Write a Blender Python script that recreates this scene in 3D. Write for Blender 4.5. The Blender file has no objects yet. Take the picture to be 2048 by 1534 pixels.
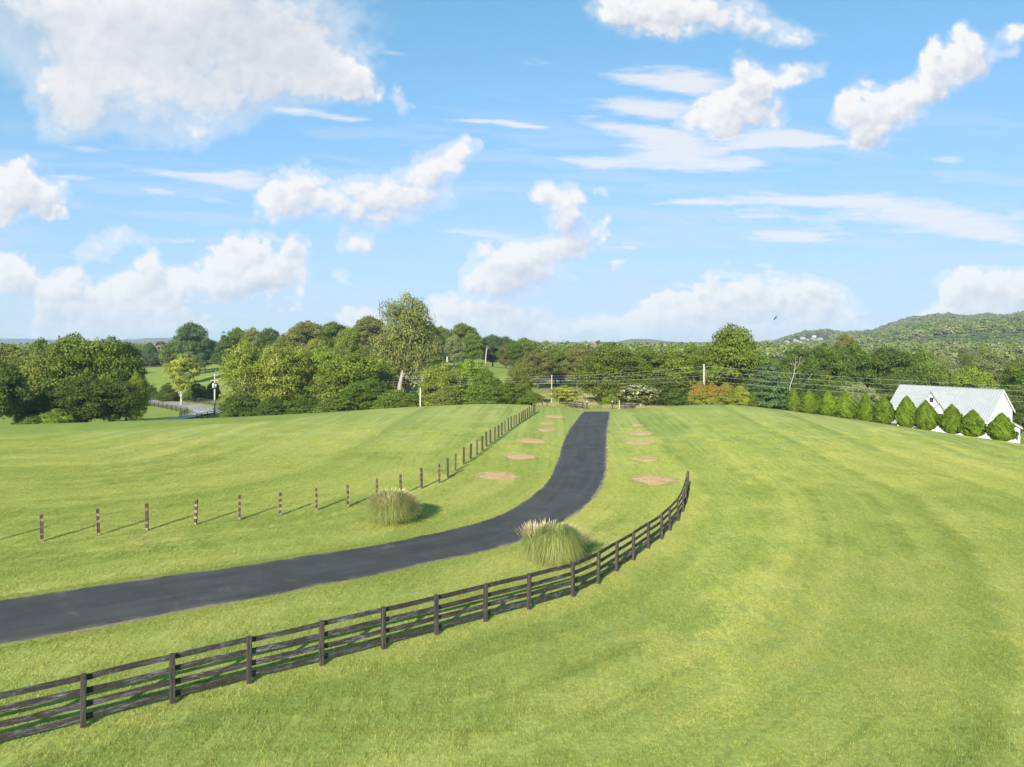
import bpy, math, random
import numpy as np
from mathutils import Vector, Matrix

# ------------------------------------------------------------------ frame, camera, light
F = 1420.0        # focal length in photograph pixels (2048 wide)
HZ = 688.0        # horizon row of the photograph
CAMZ = 10.4       # the drone hovers this far above the lawn
sc = bpy.context.scene
C = sc.collection
cam_d = bpy.data.cameras.new('camera'); cam = bpy.data.objects.new('camera', cam_d); C.objects.link(cam)
cam.location = (0, 0, CAMZ); cam.rotation_euler = (math.radians(90), 0, 0)
cam_d.sensor_width = 36; cam_d.lens = 36 * F / 2048; cam_d.shift_y = -(767 - HZ) / 2048
cam_d.clip_start = 0.1; cam_d.clip_end = 40000
sc.camera = cam

SUN_EL = math.radians(23); SUN_AZ = math.atan2(-0.29, -0.957)   # azimuth from +Y towards +X
EXPO = 0.92
w = bpy.data.worlds.new('World'); sc.world = w; w.use_nodes = True
nt = w.node_tree; bg = nt.nodes['Background']
sky = nt.nodes.new('ShaderNodeTexSky'); sky.sky_type = 'NISHITA'; sky.sun_disc = False
sky.sun_elevation = SUN_EL; sky.sun_rotation = SUN_AZ
sky.air_density = 1.0; sky.dust_density = 0.7; sky.ozone_density = 2.5
# the photograph's sky is a little more cyan and never burns out: a soft shoulder per channel
def vm(op, a, b):
    x = nt.nodes.new('ShaderNodeVectorMath'); x.operation = op
    for k, q in enumerate((a, b)):
        if hasattr(q, 'links'): nt.links.new(q, x.inputs[k])
        else: x.inputs[k].default_value = q
    return x.outputs[0]
kk = .15; SK = .80
num_ = vm('MULTIPLY', sky.outputs[0], (.777 * SK, 1.6 * SK, 1.03 * SK))
den_ = vm('ADD', vm('MULTIPLY', sky.outputs[0], (1.07 * kk, 2.1 * kk, .3 * kk)), (1, 1, 1))
nt.links.new(vm('DIVIDE', num_, den_), bg.inputs[0]); bg.inputs[1].default_value = 0.15
sun_d = bpy.data.lights.new('sun', 'SUN'); sun = bpy.data.objects.new('sun', sun_d); C.objects.link(sun)
sun_d.energy = 5.0; sun_d.angle = math.radians(0.53); sun_d.color = (1.0, 0.93, 0.80)
sd = Vector((math.sin(SUN_AZ) * math.cos(SUN_EL), math.cos(SUN_AZ) * math.cos(SUN_EL), math.sin(SUN_EL)))
sun.rotation_euler = sd.to_track_quat('Z', 'Y').to_euler(); sun.location = (-40, -80, 60)
sc.view_settings.view_transform = 'Standard'; sc.view_settings.look = 'None'
sc.view_settings.gamma = 1; sc.view_settings.exposure = EXPO
sc.render.engine = 'CYCLES'
cy = sc.cycles
cy.max_bounces = 6; cy.diffuse_bounces = 3; cy.glossy_bounces = 2; cy.transmission_bounces = 3
cy.transparent_max_bounces = 8; cy.volume_bounces = 0
cy.use_denoising = True
try: cy.denoiser = 'OPENIMAGEDENOISE'
except Exception: pass

# ------------------------------------------------------------------ numpy noise
def lattice(ix, iy, seed):
    h = (ix.astype(np.int64) * 374761393 + iy.astype(np.int64) * 668265263 + seed * 974634777) & 0xFFFFFFFF
    h = ((h ^ (h >> 13)) * 1274126177) & 0xFFFFFFFF
    h = ((h ^ (h >> 16)) * 2246822519) & 0xFFFFFFFF
    return ((h ^ (h >> 15)) & 0xFFFFFF) / float(0xFFFFFF)
def vnoise(x, y, seed=0):
    x = np.asarray(x, float); y = np.asarray(y, float)
    xi = np.floor(x); yi = np.floor(y); fx = x - xi; fy = y - yi
    fx = fx * fx * fx * (fx * (fx * 6 - 15) + 10); fy = fy * fy * fy * (fy * (fy * 6 - 15) + 10)
    a = lattice(xi, yi, seed); b = lattice(xi + 1, yi, seed)
    c = lattice(xi, yi + 1, seed); d = lattice(xi + 1, yi + 1, seed)
    return (a * (1 - fx) + b * fx) * (1 - fy) + (c * (1 - fx) + d * fx) * fy
def fbm(x, y, octv=5, seed=0, gain=0.5):
    s = 0; a = 1; t = 0
    x = np.asarray(x, float); y = np.asarray(y, float)
    for k in range(octv):
        s = s + a * vnoise(x, y, seed + k * 17); t += a; a *= gain
        x, y = (x * 1.6 + y * 1.2) + 13.7, (y * 1.6 - x * 1.2) + 5.1
    return s / t
def sstep(a, b, x):
    t = np.clip((x - a) / (b - a), 0, 1); return t * t * (3 - 2 * t)

# ------------------------------------------------------------------ terrain
def P(px, py, D):      # photograph pixel + depth -> world point
    return np.array([(px - 1024) / F * D, D, CAMZ - (py - HZ) / F * D])
ctl = []
def cp(px, py, D): ctl.append(P(px, py, D))
def cz(px, D, z): ctl.append(np.array([(px - 1024) / F * D, D, z]))
for x in (-140, -60, 0, 60, 140):
    ctl.append(np.array([x, -120, 0.])); ctl.append(np.array([x * .5, -30, 0.]))
for px in (-400, 200, 800, 1400, 2000, 2500):
    cz(px, 14, 0.05); cz(px, 24, 0.0)
for px, z in ((-500, .2), (0, .15), (400, .1), (800, -.25), (1150, -.6), (1350, -.75), (1600, -.5), (2048, -.2), (2500, -.3)): cz(px, 36, z)
for px, z in ((-300, .3), (200, .25), (600, .1), (900, -.25), (1150, -.55), (1350, -.75), (1650, -.5), (2048, -.5), (2500, -.9)): cz(px, 50, z)
for px, z in ((0, .3), (500, .3), (900, .1), (1150, -.25), (1350, -.2), (1600, 0.1), (2048, -1.2), (2500, -2.4)): cz(px, 72, z)
for px, z in ((950, .3), (1180, -.2), (1330, .3), (1450, .7), (1600, .6), (1850, -.5)): cz(px, 90, z)
crest = ((-400, 866, 84), (0, 850, 95), (250, 842, 99), (512, 832, 105), (800, 815, 113), (1000, 807, 119), (1070, 811, 118),
         (1190, 822.5, 113), (1300, 815, 113), (1400, 808.5, 110), (1500, 812, 107), (1600, 825, 104), (1700, 838, 101),
         (1850, 860, 96), (2048, 888, 90), (2400, 935, 84))
for px, py, D in crest:
    cp(px, py, D)
    if not 1100 < px < 1350: cz(px, D + 28, (P(px, py, D)[2] - 4.2))
cz(1190, 135, -2.0); cz(1280, 135, -2.0); cz(1120, 138, -2.4)
for px, py, D in ((1150, 803, 165), (1100, 785, 210), (1120, 765, 270), (1250, 800, 175)): cp(px, py, D)
for px in (-300, 0, 200): cz(px, 165, -6.5); cz(px, 250, -6.8)
cz(300, 165, -7); cz(430, 172, -7); cz(350, 190, -6.9); cz(286, 215, -6.9); cz(430, 190, -6.9); cz(310, 245, -6.3)
cz(380, 300, -4.6); cz(400, 400, -2.8); cz(250, 400, -3.5); cz(0, 420, -5)
cz(600, 170, -5.5); cz(800, 165, -5); cz(900, 170, -4.8); cz(1000, 170, -4.2)
cz(500, 300, 1); cz(620, 300, 2.2); cz(740, 300, 3.2); cz(888, 290, 3.5); cz(950, 300, 1.6); cz(1010, 300, 0.2); cz(1070, 320, -3)
cz(600, 430, 2); cz(800, 430, 3); cz(1000, 430, 0)
cz(1300, 260, -5); cz(1500, 200, -6.5); cz(1800, 200, -8); cz(2048, 200, -8.5); cz(2400, 200, -9); cz(1200, 420, -5); cz(1600, 420, -7); cz(2100, 420, -5)
cz(2000, 118, -6.4); cz(1850, 128, -6.6); cz(2150, 112, -6.6); cz(1400, 135, -4); cz(1600, 135, -5)
ctl = np.array(ctl)
def kern(d2): return np.where(d2 > 1e-12, d2 * np.log(np.maximum(d2, 1e-12)), 0)
cs = ctl[:, :2] / 100.0
K = kern(((cs[:, None] - cs[None]) ** 2).sum(-1)) + np.eye(len(cs)) * 0.004
Pm = np.c_[np.ones(len(cs)), cs]
A = np.block([[K, Pm], [Pm.T, np.zeros((3, 3))]])
sol = np.linalg.solve(A, np.r_[ctl[:, 2], 0, 0, 0])
HILLS = [  # silhouette (px, py), depth, radial half width, canopy allowance
    ([(1480, 694), (1551, 684), (1611, 667), (1656, 662), (1691, 668), (1748, 664), (1786, 649), (1823, 638), (1898, 631), (1931, 636), (1973, 631), (2011, 634), (2048, 628), (2300, 610)], 1750, 420, 9),
    ([(1660, 697), (1700, 690), (1748, 677), (1861, 656), (1936, 649), (2048, 645), (2300, 640)], 1050, 240, 9),
    ([(1080, 688), (1120, 686), (1180, 687), (1230, 684), (1300, 684), (1380, 687), (1420, 690)], 2100, 350, 9),
    ([(1060, 688), (1085, 686), (1180, 687), (1230, 683), (1262, 677), (1300, 677), (1340, 682), (1400, 687), (1430, 689)], 4300, 700, 5),
    ([(-300, 676), (0, 676), (45, 676), (75, 677), (130, 679), (200, 681), (270, 677), (300, 674), (350, 674), (420, 680), (600, 686), (700, 689)], 5200, 800, 5)]
def H(X, Y):
    X = np.atleast_1d(np.asarray(X, float)); Y = np.atleast_1d(np.asarray(Y, float))
    out = np.empty(X.shape); xf = X.ravel(); yf = Y.ravel(); o = np.empty(xf.shape)
    for i in range(0, len(xf), 20000):
        q = np.c_[xf[i:i + 20000], yf[i:i + 20000]] / 100
        o[i:i + 20000] = kern(((q[:, None] - cs[None]) ** 2).sum(-1)) @ sol[:len(cs)] + np.c_[np.ones(len(q)), q] @ sol[len(cs):]
    R = np.hypot(xf, yf)
    o = np.clip(o, -14, 8)
    far = -5.5 + 3 * (fbm(xf / 260, yf / 260, 3, 5) - .5)
    ahead = sstep(-30, 60, yf)
    t = np.maximum(sstep(430, 640, R), 1 - sstep(-190, -90, yf))
    t = np.maximum(t, sstep(0.95, 1.5, np.abs(xf) / np.maximum(yf, 1)) * sstep(150, 260, R))
    o = o * (1 - t) + far * t
    px = 1024 + F * xf / np.maximum(yf, 1)
    for pts, D, wd, al in HILLS:
        a = np.array(pts)
        zr = CAMZ + (HZ - np.interp(px, a[:, 0], a[:, 1])) / F * D - al
        g = np.exp(-((yf - D) / wd) ** 2) * ahead * sstep(a[0, 0] - 120, a[0, 0], px)
        o = o + np.maximum(zr + 5.5, 0) * g
    return o.reshape(X.shape)
def hz(x, y): return float(H(x, y)[0])
TT = np.concatenate([np.arange(8, 130, .15), np.arange(130, 600, 1.0)])
def at(px, py):        # where the view ray through a photograph pixel meets the ground
    X = (px - 1024) / F * TT; Z = CAMZ - (py - HZ) / F * TT
    d = Z - H(X, TT); k = np.where(d < 0)[0]
    i = k[0] if len(k) else int(np.argmin(d[:800]))
    D = TT[i] if i == 0 or not len(k) else TT[i - 1] + (TT[i] - TT[i - 1]) * d[i - 1] / (d[i - 1] - d[i])
    x = (px - 1024) / F * D
    return Vector((x, D, hz(x, D)))
def gp(px, D): x = (px - 1024) / F * D; return Vector((x, D, hz(x, D)))

# ------------------------------------------------------------------ object helpers
def new_mesh(name, V, Fc, mat=None, smooth=False, attrs=None):
    me = bpy.data.meshes.new(name)
    V = np.asarray(V, np.float32)
    if isinstance(Fc, np.ndarray):
        n, k = Fc.shape
        me.vertices.add(len(V)); me.vertices.foreach_set('co', V.ravel())
        me.loops.add(n * k); me.loops.foreach_set('vertex_index', Fc.astype(np.int32).ravel())
        me.polygons.add(n); me.polygons.foreach_set('loop_start', np.arange(0, n * k, k, dtype=np.int32))
        me.polygons.foreach_set('loop_total', np.full(n, k, np.int32))
        me.update(calc_edges=True)
    else:
        me.from_pydata([tuple(map(float, v)) for v in V], [], Fc); me.update()
    if smooth: me.polygons.foreach_set('use_smooth', np.ones(len(me.polygons), bool))
    for an, (typ, dom, data) in (attrs or {}).items():
        a = me.attributes.new(an, typ, dom)
        a.data.foreach_set('value' if typ == 'FLOAT' else 'vector' if typ == 'FLOAT_VECTOR' else 'color', np.asarray(data, np.float32).ravel())
    if mat:
        for m in (mat if isinstance(mat, (list, tuple)) else [mat]): me.materials.append(m)
    return me
def link(name, me, parent=None, loc=None):
    o = bpy.data.objects.new(name, me); C.objects.link(o)
    if parent: o.parent = parent
    if loc is not None: o.location = loc
    return o
def tag(o, label=None, cat=None, group=None, kind=None):
    if label: o['label'] = label
    if cat: o['category'] = cat
    if group: o['group'] = group
    if kind: o['kind'] = kind
    return o
def empty(name, loc, rz=0, label=None, cat=None, group=None):
    o = link(name, None, None, loc); o.rotation_euler[2] = rz; o.empty_display_size = .5
    return tag(o, label, cat, group)
class MB:              # collects shapes into one mesh
    def __init__(s): s.v = []; s.f = []; s.m = []
    def add(s, V, Fc, mi=0):
        b = len(s.v); s.v += [tuple(v) for v in V]; s.f += [tuple(i + b for i in f) for f in Fc]; s.m += [mi] * len(Fc)
    def box(s, c, d, mi=0, rot=None, taper=1):
        V = []
        for z in (-1, 1):
            k = taper if z > 0 else 1
            for x, y in ((-1, -1), (1, -1), (1, 1), (-1, 1)):
                v = Vector((x * d[0] / 2 * k, y * d[1] / 2 * k, z * d[2] / 2))
                if rot: v = rot @ v
                V.append(v + Vector(c))
        s.add(V, [(3, 2, 1, 0), (4, 5, 6, 7), (0, 1, 5, 4), (1, 2, 6, 5), (2, 3, 7, 6), (3, 0, 4, 7)], mi)
    def tube(s, pts, rad, n=8, mi=0, cap=True):
        pts = [Vector(p) for p in pts]; b = len(s.v)
        if not hasattr(rad, '__len__'): rad = [rad] * len(pts)
        for i, p in enumerate(pts):
            t = (pts[min(i + 1, len(pts) - 1)] - pts[max(i - 1, 0)]).normalized()
            a = t.orthogonal().normalized() if i == 0 else (a - t * a.dot(t)).normalized()
            c = t.cross(a)
            for k in range(n):
                an = 2 * math.pi * k / n
                s.v.append(tuple(p + (a * math.cos(an) + c * math.sin(an)) * rad[i]))
        for i in range(len(pts) - 1):
            for k in range(n):
                q = b + i * n
                s.f.append((q + k, q + (k + 1) % n, q + n + (k + 1) % n, q + n + k)); s.m.append(mi)
        if cap:
            s.f.append(tuple(b + k for k in reversed(range(n)))); s.m.append(mi)
            s.f.append(tuple(b + (len(pts) - 1) * n + k for k in range(n))); s.m.append(mi)
    def mesh(s, name, mats, smooth=False):
        me = new_mesh(name, s.v, s.f, mats, smooth)
        me.polygons.foreach_set('material_index', s.m); return me
    def build(s, name, mats, parent=None, loc=None, smooth=False): return link(name, s.mesh(name, mats, smooth), parent, loc)

# ------------------------------------------------------------------ material helpers
class NT:
    def __init__(s, name):
        s.m = bpy.data.materials.new(name); s.m.use_nodes = True; s.t = s.m.node_tree; s.t.nodes.clear()
        s.out = s.n('ShaderNodeOutputMaterial')
    def n(s, typ, **kw):
        x = s.t.nodes.new(typ)
        for k, v in kw.items(): setattr(x, k, v)
        return x
    def L(s, a, b): s.t.links.new(a, b)
    def inp(s, node, key, val):
        if hasattr(val, 'is_output') or hasattr(val, 'links'): s.L(val, node.inputs[key])
        else: node.inputs[key].default_value = val
    def math(s, op, a, b=0.0, c=0.0, clamp=False):
        x = s.n('ShaderNodeMath', operation=op, use_clamp=clamp); s.inp(x, 0, a); s.inp(x, 1, b); s.inp(x, 2, c); return x.outputs[0]
    def mix(s, f, a, b, blend='MIX'):
        x = s.n('ShaderNodeMix', data_type='RGBA', blend_type=blend); s.inp(x, 0, f)
        for k, v in ((6, a), (7, b)): s.inp(x, k, (*v, 1) if isinstance(v, tuple) and len(v) == 3 else v)
        return x.outputs[2]
    def noise(s, vec, scale, detail=3, rough=.5, dist=0, fac=True):
        x = s.n('ShaderNodeTexNoise'); s.inp(x, 'Scale', scale); s.inp(x, 'Detail', detail); s.inp(x, 'Roughness', rough); s.inp(x, 'Distortion', dist)
        if vec is not None: s.L(vec, x.inputs['Vector'])
        return x.outputs[0 if fac else 1]
    def ramp(s, f, stops):
        x = s.n('ShaderNodeValToRGB'); e = x.color_ramp.elements
        while len(e) < len(stops): e.new(.5)
        for k, (p, c) in enumerate(stops): e[k].position = p; e[k].color = (*c, 1) if len(c) == 3 else c
        s.L(f, x.inputs[0]); return x.outputs[0]
    def rng(s, f, a, b, c=0., d=1.):
        x = s.n('ShaderNodeMapRange'); s.inp(x, 0, f); s.inp(x, 1, a); s.inp(x, 2, b); s.inp(x, 3, c); s.inp(x, 4, d); return x.outputs[0]
    def scalev(s, vec, sc_, loc=(0, 0, 0)):
        x = s.n('ShaderNodeMapping'); s.L(vec, x.inputs[0]); x.inputs['Scale'].default_value = sc_; x.inputs['Location'].default_value = loc; return x.outputs[0]
    def pos(s): return s.n('ShaderNodeNewGeometry').outputs['Position']
    def obj(s): return s.n('ShaderNodeTexCoord').outputs['Object']
    def attr(s, name, typ='GEOMETRY', out='Fac'):
        x = s.n('ShaderNodeAttribute', attribute_type=typ); x.attribute_name = name; return x.outputs[out]
    def bsdf(s, col, rough=.8, spec=.3, metal=0, bump=None, bstr=.3, bdist=.02):
        b = s.n('ShaderNodeBsdfPrincipled'); s.inp(b, 'Base Color', (*col, 1) if isinstance(col, tuple) else col)
        s.inp(b, 'Roughness', rough); b.inputs['Specular IOR Level'].default_value = spec; b.inputs['Metallic'].default_value = metal
        if bump is not None:
            x = s.n('ShaderNodeBump'); x.inputs['Strength'].default_value = bstr; x.inputs['Distance'].default_value = bdist
            s.L(bump, x.inputs['Height']); s.L(x.outputs[0], b.inputs['Normal'])
        s.L(b.outputs[0], s.out.inputs[0]); return s.m
def simple(name, col, rough=.7, spec=.3, metal=0, var=.15, vs=4.0, bstr=.15):
    n = NT(name); p = n.obj(); f = n.noise(p, vs, 4, .6)
    c = n.mix(n.rng(f, .3, .7), tuple(x * (1 - var) for x in col), tuple(min(1, x * (1 + var)) for x in col))
    return n.bsdf(c, rough, spec, metal, n.noise(p, vs * 6, 3), bstr, .01)

LG = 1.24
def lawn_colour(n, mow, far=True):
    p = n.pos()
    big = n.noise(p, .035, 3, .55); mid = n.noise(p, .22, 4, .6); fine = n.noise(p, 1.7, 4, .65)
    strk = n.noise(n.scalev(p, (.9, .07, 1)), 1.0, 3, .6)
    f = n.math('ADD', n.math('MULTIPLY', big, .45), n.math('ADD', n.math('MULTIPLY', mid, .40), n.math('MULTIPLY', fine, .15)))
    c = n.ramp(f, [(.36, (.172 * LG, .207 * LG, .044 * LG)), (.46, (.206 * LG, .236 * LG, .056 * LG)), (.55, (.238 * LG, .256 * LG, .066 * LG)), (.66, (.285 * LG, .277 * LG, .092 * LG))])
    # mower passes follow the fence line
    cmb = n.n('ShaderNodeCombineXYZ'); n.L(n.math('MULTIPLY', mow, .42), cmb.inputs[0]); n.L(n.math('MULTIPLY', mid, 1.1), cmb.inputs[1])
    s1 = n.noise(cmb.outputs[0], 1.0, 2, .6)
    c = n.mix(n.rng(s1, .47, .64, 0, .5), c, (.118 * LG, .168 * LG, .032 * LG))
    c = n.mix(n.rng(s1, .48, .33, 0, .40), c, (.30 * LG, .30 * LG, .085 * LG))
    cm2 = n.n('ShaderNodeCombineXYZ'); n.L(n.math('MULTIPLY', mow, 1.7), cm2.inputs[0]); n.L(n.math('MULTIPLY', big, 4.), cm2.inputs[1])
    s2 = n.math('MULTIPLY', n.rng(n.noise(cm2.outputs[0], 1.0, 2, .6), .50, .64, 0, .6), n.rng(n.noise(p, .06, 2, .5), .42, .58))
    c = n.mix(s2, c, (.10 * LG, .142 * LG, .028 * LG))
    dry = n.math('MULTIPLY', n.rng(n.noise(p, .55, 5, .7), .56, .72), n.rng(big, .42, .60))
    c = n.mix(n.math('MULTIPLY', dry, .5), c, (.33, .27, .115))
    g = n.rng(n.noise(p, 9, 4, .75), .3, .7, .72, 1.26)
    if far: g = n.math('MULTIPLY', g, 1.22)
    m = n.n('ShaderNodeVectorMath', operation='SCALE'); n.L(c, m.inputs[0]); n.L(g, m.inputs['Scale'])
    return m.outputs[0], p

# ------------------------------------------------------------------ driveway and fence lines (from the photograph, laid on the terrain)
topE = [(-260, 1240), (-120, 1221), (0, 1203), (165, 1177.7), (330, 1154), (496, 1132), (600, 1115), (702, 1100), (805, 1081), (873, 1067), (942, 1050), (1003, 1029.5), (1061, 995),
        (1096, 963), (1116, 920), (1128, 882.5), (1140, 858.6), (1155, 838), (1169, 823.5)]
botE = [(-300, 1356), (-150, 1322), (0, 1288.4), (186, 1255), (372, 1220), (537, 1191), (640, 1170), (737, 1152.5), (839, 1128.6), (942, 1108), (1030.6, 1084), (1112.6, 1048), (1164, 1016), (1194.7, 981.6),
        (1208, 947.5), (1211, 912), (1211, 882.5), (1213, 858.6), (1217, 838), (1219, 823.5)]
def resample(pts, n):
    P_ = np.array([tuple(p)[:2] for p in pts]); seg = np.r_[0, np.cumsum(np.linalg.norm(np.diff(P_, axis=0), axis=1))]
    for _ in range(1):
        s = np.linspace(0, seg[-1], n)
    # Catmull-Rom through the points for a smooth line
    out = []
    for q in s:
        i = min(max(np.searchsorted(seg, q) - 1, 0), len(P_) - 2); t = (q - seg[i]) / max(seg[i + 1] - seg[i], 1e-6)
        p0 = P_[max(i - 1, 0)]; p1 = P_[i]; p2 = P_[i + 1]; p3 = P_[min(i + 2, len(P_) - 1)]
        l1 = max(seg[i + 1] - seg[i], 1e-6); l0 = max(np.linalg.norm(p1 - p0), 1e-6); l2 = max(np.linalg.norm(p3 - p2), 1e-6)
        m1 = (p2 - p0) / (l0 + l1) * l1 if i > 0 else (p2 - p1); m2 = (p3 - p1) / (l1 + l2) * l1 if i < len(P_) - 2 else (p2 - p1)
        t2 = t * t; t3 = t2 * t
        out.append((2 * t3 - 3 * t2 + 1) * p1 + (t3 - 2 * t2 + t) * m1 + (-2 * t3 + 3 * t2) * p2 + (t3 - t2) * m2)
    return np.array(out)
EL = [at(*p) for p in topE]; ER = [at(*p) for p in botE]
NR = 420
RL = resample(EL, NR); RR = resample(ER, NR)
RC = (RL + RR) / 2; RW = np.linalg.norm(RL - RR, axis=1) / 2
def pl_dist(X, Y, line):     # distance to a polyline, arc length there, side sign
    X = np.asarray(X, float).ravel(); Y = np.asarray(Y, float).ravel()
    a = line[:-1]; d = np.diff(line, axis=0); L2 = (d ** 2).sum(1); cum = np.r_[0, np.cumsum(np.sqrt(L2))]
    D = np.empty(X.shape); S = np.empty(X.shape); SG = np.empty(X.shape)
    for i in range(0, len(X), 8000):
        q = np.c_[X[i:i + 8000], Y[i:i + 8000]][:, None] - a[None]
        t = np.clip((q * d[None]).sum(-1) / L2[None], 0, 1)
        r = q - t[..., None] * d[None]; dd = (r ** 2).sum(-1); k = dd.argmin(1); ar = np.arange(len(k))
        D[i:i + 8000] = np.sqrt(dd[ar, k]); S[i:i + 8000] = cum[k] + t[ar, k] * np.sqrt(L2[k])
        SG[i:i + 8000] = np.sign(d[k, 0] * q[ar, k, 1] - d[k, 1] * q[ar, k, 0])
    return D, S, SG
fence_px = [(-520, 1640), (-270, 1570), (-40, 1508), (166, 1456), (345, 1408), (498, 1368), (643, 1332), (767, 1299), (873, 1271), (971, 1244), (1058.6, 1220), (1145.8, 1194), (1196.8, 1168.6),
            (1233.6, 1143), (1267, 1121), (1296.6, 1098), (1323.5, 1079), (1339.8, 1062), (1356.4, 1043), (1366, 1024.5), (1371, 1009), (1374, 996), (1376, 981)]
FP = [at(*p) for p in fence_px]
ext = [(FP[-1].x + (t * .055) * 10, FP[-1].y + t * 10) for t in range(1, 12)]
MOWL = resample([(-60, FP[0].y - 12), (-35, FP[0].y - 3)] + [(p.x, p.y) for p in FP] + ext, 160)

# ------------------------------------------------------------------ ground sheet
azs = np.radians(np.concatenate([np.arange(-180, -44, 4.0), np.arange(-44, 44, .13), np.arange(44, 180.1, 4.0)]))
azs[-1] = math.pi
rs = np.concatenate([[0.01, 3, 5, 6.5], 8 * np.exp(np.arange(0, math.log(330 / 8), .0145)), 330 * np.exp(np.arange(0, math.log(14000 / 330), .03)), [14000]])
RGr, AG = np.meshgrid(rs, azs, indexing='ij')
GX = RGr * np.sin(AG); GY = RGr * np.cos(AG); GZ = H(GX, GY)
nr, na = GX.shape
ii = (np.arange(nr - 1)[:, None] * na + np.arange(na - 1)[None]).ravel()
GF = np.stack([ii, ii + 1, ii + na + 1, ii + na], 1)[:, ::-1]
dm, sm, sg = pl_dist(GX, GY, MOWL)
def zones(x, y):
    px = 1024 + F * x / np.maximum(y, 1)
    e = np.array([(-900, 60), (-300, 73), (0, 78), (400, 87), (550, 91), (612, 97), (712, 106), (800, 116), (1000, 128), (1200, 118), (1400, 116), (1600, 110), (1850, 103), (2048, 97), (2600, 88)])
    De = np.interp(px, e[:, 0], e[:, 1]) + 1.2 * (fbm(x / 6, y / 6, 3, 3) - .5)
    rough = sstep(-.4, .6, y - De)
    tan = rough * sstep(1055, 1100, px) * (1 - sstep(1330, 1380, px)) * (1 - sstep(255, 285, y))
    R = np.hypot(x, y)
    forest = sstep(430, 470, R) * (1 - ((px > 270) & (px < 450) & (R < 470)))
    return rough, tan, forest
zr_, zt_, zf_ = zones(GX.ravel(), GY.ravel())
n = NT('lawn and meadow ground')
mowa = n.attr('mow')
lc, pos = lawn_colour(n, mowa)
rc = n.mix(n.rng(n.noise(pos, .3, 5, .7), .35, .7), (.215, .275, .048), (.285, .335, .068))
rc = n.mix(n.rng(n.noise(pos, 1.1, 5, .75), .5, .75, 0, .5), rc, (.085, .14, .025))
c = n.mix(n.attr('rough'), lc, rc)
tn = n.mix(n.rng(n.noise(n.scalev(pos, (1, .6, 1)), .35, 5, .7), .35, .65), (.32, .28, .12), (.18, .23, .055))
c = n.mix(n.attr('tan'), c, tn)
fo = n.mix(n.rng(n.noise(pos, .05, 6, .7), .35, .65), (.030, .052, .014), (.055, .085, .022))
c = n.mix(n.attr('woods'), c, fo)
bh = n.math('ADD', n.noise(pos, 30, 3, .7), n.math('MULTIPLY', n.noise(pos, 3, 3, .6), 1.5))
ground_mat = n.bsdf(c, .9, .1, 0, bh, .35, .06)
g = link('ground', new_mesh('ground', np.stack([GX.ravel(), GY.ravel(), GZ.ravel()], 1), GF, ground_mat, True,
    {'mow': ('FLOAT', 'POINT', dm * sg), 'rough': ('FLOAT', 'POINT', zr_), 'tan': ('FLOAT', 'POINT', zt_), 'woods': ('FLOAT', 'POINT', zf_)}))
tag(g, 'rolling mown lawn with meadow and woodland floor beyond its crest', kind='structure')

# ------------------------------------------------------------------ ribbons: driveway, its dirt edge, country road, gravel lane
def ribbon(name, A_, B_, lift, mat, crown=.0, nc=7, label=None, jit=0, seed=0):
    A_ = np.asarray(A_); B_ = np.asarray(B_); m = len(A_); V = []
    if jit:
        sA = np.arange(m) * .25
        d = (B_ - A_) / np.linalg.norm(B_ - A_, axis=1)[:, None]
        A_ = A_ - d * (jit * (fbm(sA, sA * 0, 4, seed) - .5))[:, None]; B_ = B_ + d * (jit * (fbm(sA, sA * 0 + 9, 4, seed) - .5))[:, None]
    ts = np.linspace(0, 1, nc)
    XY = A_[:, None] * (1 - ts)[None, :, None] + B_[:, None] * ts[None, :, None]
    Z = H(XY[..., 0], XY[..., 1]) + lift + crown * (4 * ts * (1 - ts))[None]
    V = np.concatenate([XY, Z[..., None]], -1).reshape(-1, 3)
    i = (np.arange(m - 1)[:, None] * nc + np.arange(nc - 1)[None]).ravel()
    Fq = np.stack([i, i + 1, i + nc + 1, i + nc], 1)
    side = np.tile(ts, m); along = np.repeat(np.r_[0, np.cumsum(np.linalg.norm(np.diff((A_ + B_) / 2, axis=0), axis=1))], nc)
    o = link(name, new_mesh(name, V, Fq, mat, True, {'side': ('FLOAT', 'POINT', side), 'along': ('FLOAT', 'POINT', along)}))
    if (o.data.polygons[0].normal.z) < 0: o.data.flip_normals()
    return tag(o, label, kind='structure')
n = NT('asphalt'); p = n.pos()
ca = n.n('ShaderNodeCombineXYZ'); n.L(n.math('MULTIPLY', n.attr('along'), .10), ca.inputs[0]); n.L(n.math('MULTIPLY', n.attr('side'), 7.), ca.inputs[1])
a1 = n.noise(ca.outputs[0], 1.0, 5, .6); a2 = n.noise(p, .45, 5, .65)
c = n.mix(n.rng(n.math('ADD', n.math('MULTIPLY', a1, .5), n.math('MULTIPLY', a2, .5)), .38, .64), (.041, .041, .038), (.080, .079, .073))
e = n.math('ABSOLUTE', n.math('SUBTRACT', n.attr('side'), .5))
ed = n.math('MULTIPLY', n.rng(e, .44, .5), n.rng(n.noise(p, .9, 4, .7), .40, .62))
c = n.mix(n.math('MULTIPLY', ed, .75), c, (.19, .17, .14))
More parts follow.
